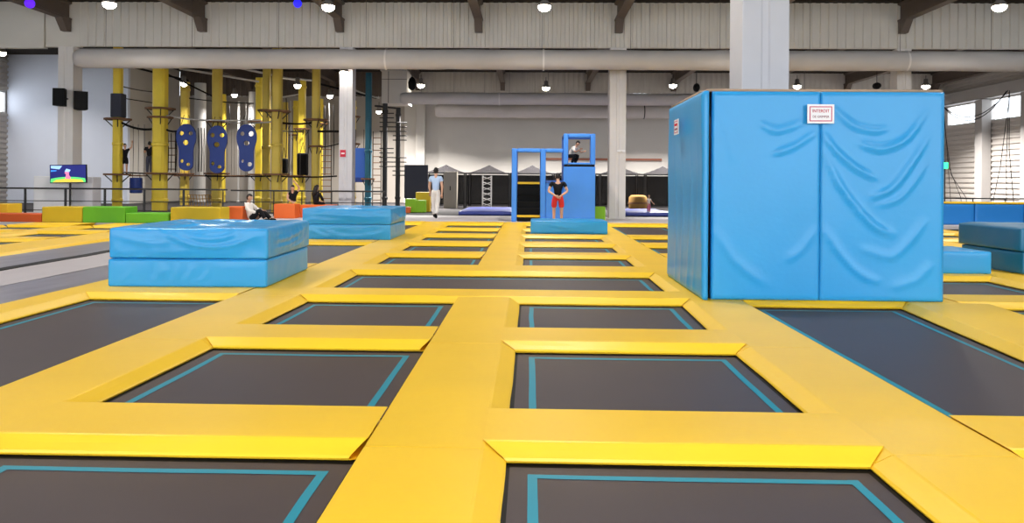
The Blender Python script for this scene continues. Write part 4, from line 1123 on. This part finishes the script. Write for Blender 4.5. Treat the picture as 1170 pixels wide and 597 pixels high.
# grey screen on legs, beige cabinet, lattice tower
x0, x1 = ax(462, 33), ax(489, 33); t = thing('privacy_screen', 'dark grey screen panel on black legs behind the foam cubes', 'screen', ((x0 + x1) / 2, 33, -.004)); a = (x1 - x0) / 2
obj('panel', bx(-a, a, -.03, .03, .5, 2.0), M['c_grey'], t, bevel=.01)
for k in range(4): obj('leg', tb([(-a + .08 + k * (2 * a - .16) / 3, 0, 0), (-a + .08 + k * (2 * a - .16) / 3, 0, .52)], .03), M['steel'], t)
x0, x1 = ax(507, 34.6), ax(522, 34.6); t = thing('cabinet', 'beige cabinet standing right of the man in white trousers', 'cabinet', ((x0 + x1) / 2, 34.8, -.004)); a = (x1 - x0) / 2
obj('body', bx(-a, a, -.2, .3, 0, 1.72), M['beige'], t, bevel=.01)
obj('door', bx(-a + .03, a - .03, -.22, -.2, .05, 1.66), M['beige'], t, bevel=.004); obj('door_handle', bx(-.02, .02, -.25, -.22, .85, 1.05), M['black'], t)
x = ax(556.5, 34.8); t = thing('lattice_tower', 'pale lattice stand in front of the black netting', 'stand', (x, 34.8, -.004))
bm = bmesh.new()
for sx_ in (-.2, .2): tube(bm, [(sx_, 0, 0), (sx_, 0, 1.55)], .03, 6)
for k in range(6): tube(bm, [(-.2, 0, .12 + k * .25), (.2, 0, .25 + k * .25)], .015, 5); tube(bm, [(.2, 0, .12 + k * .25), (-.2, 0, .25 + k * .25)], .015, 5)
obj('truss', bm, M['pipe'], t)
x = ax(729, 34.4); t = thing('foam_roller', 'dull yellow padded roller behind the netting right of the column', 'roller', (x, 34.4, -.004))
obj('body', lathe(bmesh.new(), [(.3, 0), (.42, .1), (.42, .6), (.3, .7)], 20), M['rope_tan'], t, smooth=True); obj('rim', lathe(bmesh.new(), [(.45, .3), (.45, .38)], 20), M['wood'], t)

# right side: rope nets, green light, small speaker
def ropes(pts_list, label, nm='rope_net', r=.02):
    bm = bmesh.new()
    for pts in pts_list: tube(bm, pts, r, 5)
    return tag(obj(nm, bm, M['rope']), label, 'rope')
def sagp(p, q, s, n=12):
    out = []
    for i in range(n + 1):
        k = i / n; v = Vector(p).lerp(Vector(q), k); v.z -= s * 4 * k * (1 - k); out.append(v)
    return out
ropes([sagp(P3(1076, 120, 36), P3(1152, 103, 33), .85), sagp(P3(1078, 122, 36), P3(1150, 104, 33), .95)], 'black rope net edge sagging across the right windows', r=.022)
ropes([[P3(1153.5, 103, 33), P3(1153, 170, 33), P3(1158, 228, 33), (P3(1159, 228, 33)[0], 33, 0)], [P3(1153, 105, 33), P3(1150, 180, 33), P3(1150, 228, 33), (P3(1150, 228, 33)[0], 33, 0)], [P3(1152, 120, 33), P3(1143, 190, 33), P3(1135, 228, 33), (P3(1134, 228, 33)[0], 33, 0)]], 'black net gathered into a hanging bundle at the right edge', r=.016)
ropes([[P3(1078, 122, 35), P3(1082, 170, 35), P3(1086, 226, 35), (P3(1087, 226, 35)[0], 35, 0)], [P3(1078, 130, 35), P3(1084, 190, 35), P3(1098, 226, 35), (P3(1099, 226, 35)[0], 35, 0)], [P3(1080, 150, 35), P3(1087, 200, 35), P3(1104, 226, 35), (P3(1105, 226, 35)[0], 35, 0)]], 'black net hanging just right of the padded box', r=.012)
x, z = at(1080.5, 189, 32); t = thing('exit_light', 'small green light just right of the padded box', 'light', (x, 32, z))
obj('lens', bx(-.09, .09, -.05, .05, -.14, .14), M['greengl'], t, bevel=.02); obj('post', tb([(0, .06, -z), (0, .06, .2)], .025), M['steel'], t)
x, z = at(1006, 98, 24.6)
t = thing('hanging_spotlight', 'small black spotlight above the padded box right panel', 'spotlight', (ax(1001, 27), 27, az(1001, 98, 27)))
bm = bmesh.new(); ellipsoid(bm, (0, 0, 0), (.14, .2, .12)); obj('body', bm, M['black'], t, smooth=True); obj('hanger', tb([(0, 0, .1), (0, 0, ZC - az(1001, 98, 27))], .015), M['steel'], t)
t = thing('hanging_spotlight', 'small black spotlight at the top left corner of the padded box', 'spotlight', (ax(795, 27), 27, az(795, 100, 27)))
bm = bmesh.new(); ellipsoid(bm, (0, 0, 0), (.12, .2, .16)); obj('body', bm, M['black'], t, smooth=True); obj('hanger', tb([(0, 0, .1), (0, 0, ZC - az(795, 100, 27))], .015), M['steel'], t)

# ------------------------------------------------------------------ people
def skin_mesh(verts, edges, radii, root=0, sub=2):
    me = bpy.data.meshes.new('s'); me.from_pydata([tuple(v) for v in verts], edges, [])
    o = bpy.data.objects.new('s', me); C.objects.link(o)
    m = o.modifiers.new('skin', 'SKIN'); m.use_smooth_shade = True; m.branch_smoothing = .6
    for i, r in enumerate(radii):
        sv = me.skin_vertices[0].data[i]; sv.radius = r if isinstance(r, tuple) else (r, r); sv.use_root = (i == root)
    s = o.modifiers.new('sub', 'SUBSURF'); s.levels = sub; s.render_levels = sub
    bpy.context.view_layer.update()
    r = bpy.data.meshes.new_from_object(o.evaluated_get(bpy.context.evaluated_depsgraph_get()))
    bpy.data.objects.remove(o)
    return r

def person(label, loc, rz, J, top, bottom, hair='hair', h=1.74, sleeve=.55, legcut=1.0, longhair=False, shoes='black', cap=None):
    """J: joints in units of body height, facing -Y in local space (towards camera); keys pelvis, chest, neck, head, and (sh,el,wr,hip,kn,an,toe)+L/R"""
    t = thing('person', label, 'person', loc, rz)
    Jv = {k: Vector(v) * h for k, v in J.items()}
    order = ['pelvis', 'waist', 'chest', 'neck', 'head', 'crown']
    hd = (Jv['head'] - Jv['neck']).normalized()
    Jv['waist'] = Jv['pelvis'].lerp(Jv['chest'], .5); Jv['crown'] = Jv['head'] + hd * .05 * h
    idx = {}; V = []; R = []; E = []
    def add(k, r):
        idx[k] = len(V); V.append(Jv[k]); R.append(r if isinstance(r, tuple) else r * h)
    for k, r in zip(order, (.066, .058, .068, .031, .042, .03)): add(k, r)
    for a, b in zip(order, order[1:]): E.append((idx[a], idx[b]))
    for s in 'LR':
        for k, r in (('sh', .036), ('el', .027), ('wr', .018), ('hip', .056), ('kn', .037), ('an', .024), ('toe', .022)): add(k + s, r)
        E += [(idx['chest'], idx['sh' + s]), (idx['sh' + s], idx['el' + s]), (idx['el' + s], idx['wr' + s]), (idx['pelvis'], idx['hip' + s]), (idx['hip' + s], idx['kn' + s]), (idx['kn' + s], idx['an' + s]), (idx['an' + s], idx['toe' + s])]
    me = skin_mesh(V, E, R)
    bm = bmesh.new(); bm.from_mesh(me)
    # head shape: skull, nose, ears, brow in the one body mesh
    fw = Vector(J.get('face', (0, -1, 0))).normalized(); sd = hd.cross(fw).normalized(); fw = sd.cross(hd).normalized()
    HM = Matrix((sd, -fw, hd)).transposed().to_4x4()
    hc = Jv['head'] + hd * .012 * h
    ellipsoid(bm, hc, (.044 * h, .054 * h, .064 * h), HM)
    ellipsoid(bm, hc + fw * .054 * h - hd * .008 * h, (.008 * h, .012 * h, .013 * h), HM, 8, 6)
    for s_ in (-1, 1): ellipsoid(bm, hc + sd * s_ * .045 * h - hd * .006 * h, (.006 * h, .012 * h, .018 * h), HM, 8, 6)
    ellipsoid(bm, hc + fw * .048 * h - hd * .035 * h, (.016 * h, .008 * h, .006 * h), HM, 8, 6)
    # hands: palm, four fingers and a thumb
    for s in 'LR':
        w = Jv['wr' + s]; d = (w - Jv['el' + s]).normalized(); q = Vector(J['palm' + s]).normalized() if 'palm' + s in J else Vector((0, -1, 0))
        a = d.cross(q)
        if a.length < .1: a = d.cross(Vector((1, 0, 0)))
        a.normalize(); q = a.cross(d).normalized()
        tube(bm, [w - d * .01 * h, w + d * .025 * h, w + d * .055 * h], [.014 * h, .02 * h, .02 * h], 8)
        for f, (o_, ln) in enumerate(((-.016, .038), (-.0055, .045), (.0055, .042), (.016, .033))):
            b = w + d * .05 * h + a * o_ * h
            tube(bm, [b, b + d * ln * .5 * h + q * .004 * h, b + d * ln * .85 * h + q * .018 * h], [.0062 * h, .0056 * h, .0044 * h], 6)
        b = w + d * .02 * h - a * .017 * h
        tube(bm, [b, b + d * .02 * h - a * .014 * h, b + d * .042 * h - a * .016 * h + q * .006 * h], [.0075 * h, .0065 * h, .005 * h], 6)
    m2 = bpy.data.meshes.new('body'); bm.to_mesh(m2); bm.free(); link('body', m2, M['skin'], t, smooth=True)
    # shirt
    V2 = []; R2 = []; E2 = []
    def a2(p, r): V2.append(p); R2.append(r * h); return len(V2) - 1
    i0 = a2(Jv['pelvis'].lerp(Jv['waist'], -.35), .088); i1 = a2(Jv['waist'], .084); i2 = a2(Jv['chest'], .096); i3 = a2(Jv['chest'].lerp(Jv['neck'], .92), .047)
    E2 += [(i0, i1), (i1, i2), (i2, i3)]
    for s in 'LR':
        j = a2(Jv['sh' + s], .047); E2.append((i2, j))
        if sleeve <= 1: k = a2(Jv['sh' + s].lerp(Jv['el' + s], sleeve), .041); E2.append((j, k))
        else:
            k = a2(Jv['el' + s], .037); E2.append((j, k)); l = a2(Jv['el' + s].lerp(Jv['wr' + s], .9), .028); E2.append((k, l))
    link('shirt', skin_mesh(V2, E2, R2), M[top], t, smooth=True)
    V2 = []; R2 = []; E2 = []
    i0 = a2(Jv['waist'].lerp(Jv['pelvis'], .3), .078); i1 = a2(Jv['pelvis'], .083); E2.append((i0, i1))
    for s in 'LR':
        j = a2(Jv['hip' + s], .066); E2.append((i1, j)); 
        if legcut <= .5:
            k = a2(Jv['hip' + s].lerp(Jv['kn' + s], legcut * 2), .058); E2.append((j, k))
        else:
            k = a2(Jv['kn' + s], .049); E2.append((j, k)); l = a2(Jv['kn' + s].lerp(Jv['an' + s], .93 if legcut >= 1 else (legcut - .5) * 2), .038); E2.append((k, l))
    link('trousers' if legcut > .5 else 'shorts', skin_mesh(V2, E2, R2), M[bottom], t, smooth=True)
    for s in 'LR':
        bm = bmesh.new(); an, to = Jv['an' + s], Jv['toe' + s]; dn = Vector((0, 0, -.012 * h)); d = (to - an).normalized()
        tube(bm, [an - d * .03 * h, an, an.lerp(to, .5), to, to + d * .022 * h], [.02 * h, .03 * h, .029 * h, .026 * h, .012 * h], 10)
        obj('shoe', bm, M[shoes], t, smooth=True)
    # hair
    bm = bmesh.new()
    vs = ellipsoid(bm, hc + hd * .006 * h - fw * .004 * h, (.0495 * h, .06 * h, .069 * h), HM, 20, 14)
    kill = [v for v in bm.verts if (v.co - hc).dot(fw) > .012 * h and (v.co - hc).dot(hd) < .028 * h or (not longhair and (v.co - hc).dot(hd) < -.058 * h)]
    bmesh.ops.delete(bm, geom=kill, context='VERTS')
    if longhair:
        b = hc - fw * .03 * h
        tube(bm, [b + hd * .03 * h, b - hd * .06 * h - fw * .012 * h, b - hd * .15 * h - fw * .015 * h, b - hd * .2 * h], [.045 * h, .055 * h, .05 * h, .02 * h], 12)
    obj('hair', bm, M[hair], t, smooth=True)
    if cap:
        bm = bmesh.new(); vs = ellipsoid(bm, hc + hd * .016 * h, (.051 * h, .06 * h, .062 * h), HM, 18, 12)
        bmesh.ops.delete(bm, geom=[v for v in bm.verts if (v.co - hc).dot(hd) < .016 * h], context='VERTS')
        bm2 = ellipsoid(bm, hc + fw * .066 * h + hd * .02 * h, (.036 * h, .032 * h, .005 * h), HM, 12, 6)
        obj('cap', bm, M[cap], t, smooth=True)
    return t

STAND = dict(pelvis=(0, 0, .53), chest=(0, .005, .745), neck=(0, 0, .85), head=(0, -.012, .925),
             shL=(.1, .005, .818), elL=(.125, .01, .64), wrL=(.12, -.03, .49), shR=(-.1, .005, .818), elR=(-.125, .01, .64), wrR=(-.12, -.03, .49),
             hipL=(.05, 0, .5), knL=(.055, -.01, .28), anL=(.055, .015, .035), toeL=(.065, -.06, .02), hipR=(-.05, 0, .5), knR=(-.055, -.01, .28), anR=(-.055, .015, .035), toeR=(-.065, -.06, .02))
def pose(**k): d = dict(STAND); d.update(k); return d

# man in pale blue and white, walking away
person('man in pale blue tee and white trousers walking away on the grey floor', (ax(498, 25.6), 25.6, 0), pi,
       pose(knL=(.045, -.06, .28), anL=(.03, -.045, .05), toeL=(.03, -.12, .03), knR=(-.035, .02, .275), anR=(-.01, .075, .06), toeR=(-.012, .005, .02), elL=(.13, -.02, .63), wrL=(.12, -.08, .50), elR=(-.13, .03, .63), wrR=(-.125, .02, .48)),
       'c_blue', 'c_white', h=1.74)
# person with hands behind the back, seen from behind
person('person in black tee and red shorts, hands clasped behind back, before the tower', (ax(637.5, 22.95), 22.95, 0), pi,
       pose(chest=(0, .012, .73), head=(0, -.028, .92), shL=(.12, .01, .81), shR=(-.12, .01, .81), elL=(.19, .06, .64), wrL=(.055, .125, .555), elR=(-.19, .06, .64), wrR=(-.055, .125, .55), hipL=(.07, 0, .5), hipR=(-.07, 0, .5), knL=(.075, -.01, .28), knR=(-.075, -.01, .28), anL=(.075, .015, .035), anR=(-.075, .015, .035), toeL=(.09, -.06, .02), toeR=(-.09, -.06, .02), palmL=(0, 1, 0), palmR=(0, 1, 0)),
       'c_black', 'c_red', h=1.56, legcut=.46, cap='c_black')
# toddler
person('toddler in white top and pink leggings standing on the violet mat', (ax(741.5, 28.75), 28.75, .138), .5,
       pose(pelvis=(0, 0, .45), chest=(0, 0, .62), neck=(0, 0, .73), head=(0, -.01, .84), shL=(.1, 0, .69), shR=(-.1, 0, .69), elL=(.17, -.02, .56), wrL=(.25, -.05, .47), elR=(-.13, -.02, .55), wrR=(-.13, -.06, .43), hipL=(.05, 0, .42), hipR=(-.05, 0, .42), knL=(.06, -.01, .23), knR=(-.06, -.01, .23)),
       'c_white', 'c_pink', h=.74, hair='wood', shoes='c_white')
# child in the lookout, bent forward
person('child in white top crouching inside the lookout window of the tower', (LOOK[0] - .12, LOOK[1], LOOK[2]), .9,
       pose(pelvis=(0, .16, .25), chest=(0, .03, .40), neck=(0, -.05, .50), head=(0, -.10, .565), face=(0, -1, -.2), shL=(.1, -.01, .46), shR=(-.1, -.01, .46), elL=(.13, -.12, .34), wrL=(.08, -.24, .36), elR=(-.13, -.12, .34), wrR=(-.08, -.22, .40),
            hipL=(.06, .14, .23), knL=(.08, -.07, .27), anL=(.07, .05, .035), toeL=(.08, -.03, .02), hipR=(-.06, .14, .23), knR=(-.08, -.07, .25), anR=(-.07, .05, .035), toeR=(-.08, -.03, .02)),
       'c_white', 'c_black', h=1.25, sleeve=.8)
SIT = dict(pelvis=(0, 0, .06), chest=(0, .07, .25), neck=(0, .07, .365), head=(0, .05, .44), shL=(.1, .07, .33), shR=(-.1, .07, .33), elL=(.15, -.04, .21), wrL=(.1, -.17, .20), elR=(-.15, -.02, .2), wrR=(-.08, -.15, .17),
           hipL=(.055, -.03, .06), knL=(.07, -.22, .17), anL=(.06, -.37, .035), toeL=(.065, -.44, .03), hipR=(-.055, -.03, .06), knR=(-.06, -.20, .22), anR=(-.05, -.31, .035), toeR=(-.05, -.38, .02))
person('man in white long sleeves and black trousers sitting against the orange cube', (ax(288, 22.75), 22.75, 0), pi / 2 - .15, SIT, 'c_white', 'c_black', h=1.62, sleeve=2)
BEN = dict(SIT); 
BEN.update(pelvis=(0, .0, .335), chest=(0, .02, .52), neck=(0, .0, .635), head=(0, -.02, .71), shL=(.1, .01, .6), shR=(-.1, .01, .6), elL=(.13, -.06, .46), wrL=(.07, -.17, .40), elR=(-.13, -.06, .46), wrR=(-.07, -.17, .40), hipL=(.06, -.04, .325), hipR=(-.06, -.04, .325), knL=(.07, -.22, .3), knR=(-.07, -.22, .3), anL=(.07, -.2, .04), anR=(-.07, -.2, .04), toeL=(.07, -.27, .02), toeR=(-.07, -.27, .02))
person('woman with long black hair and black clothes sitting on the orange bench', (ax(361, 25.4), 25.45, 0), pi - .5, BEN, 'c_black', 'c_black', h=1.42, longhair=True, sleeve=2)
AR = dict(BEN); AR.update(elL=(.16, -.05, .72), wrL=(.05, -.08, .85), palmL=(0, -1, 0))
person('person in black top and yellow trousers with raised arm behind the orange block', (ax(333, 25.3), 25.42, 0), .5, AR, 'c_black', 'c_yellow', h=1.4)
zc = az(160, 199, 29.3)
person('climber in black with bare legs, arms raised beside the leftmost post', (ax(142.5, 29.2), 29.2, zc), .3,
       pose(elL=(.2, -.02, .88), wrL=(.22, -.03, 1.02), elR=(-.17, -.02, .9), wrR=(-.1, -.03, 1.03)), 'c_black', 'c_black', h=1.22, legcut=.42)
person('climber in dark clothes standing on the cable left of the thick post', (ax(170.5, 29.4), 29.4, zc), pi + .2, pose(elL=(.16, -.06, .66), wrL=(.12, -.16, .74)), 'c_black', 'c_grey', h=1.32)

# ------------------------------------------------------------------ world and view
w = bpy.data.worlds.new('sky'); S.world = w; w.use_nodes = True
bg = w.node_tree.nodes['Background']; bg.inputs['Color'].default_value = (.86, .93, 1, 1); bg.inputs['Strength'].default_value = 3.9
S.view_settings.view_transform = 'Standard'; S.view_settings.look = 'None'; S.view_settings.gamma = 1; S.view_settings.use_curve_mapping = False
S.view_settings.exposure = 0.24
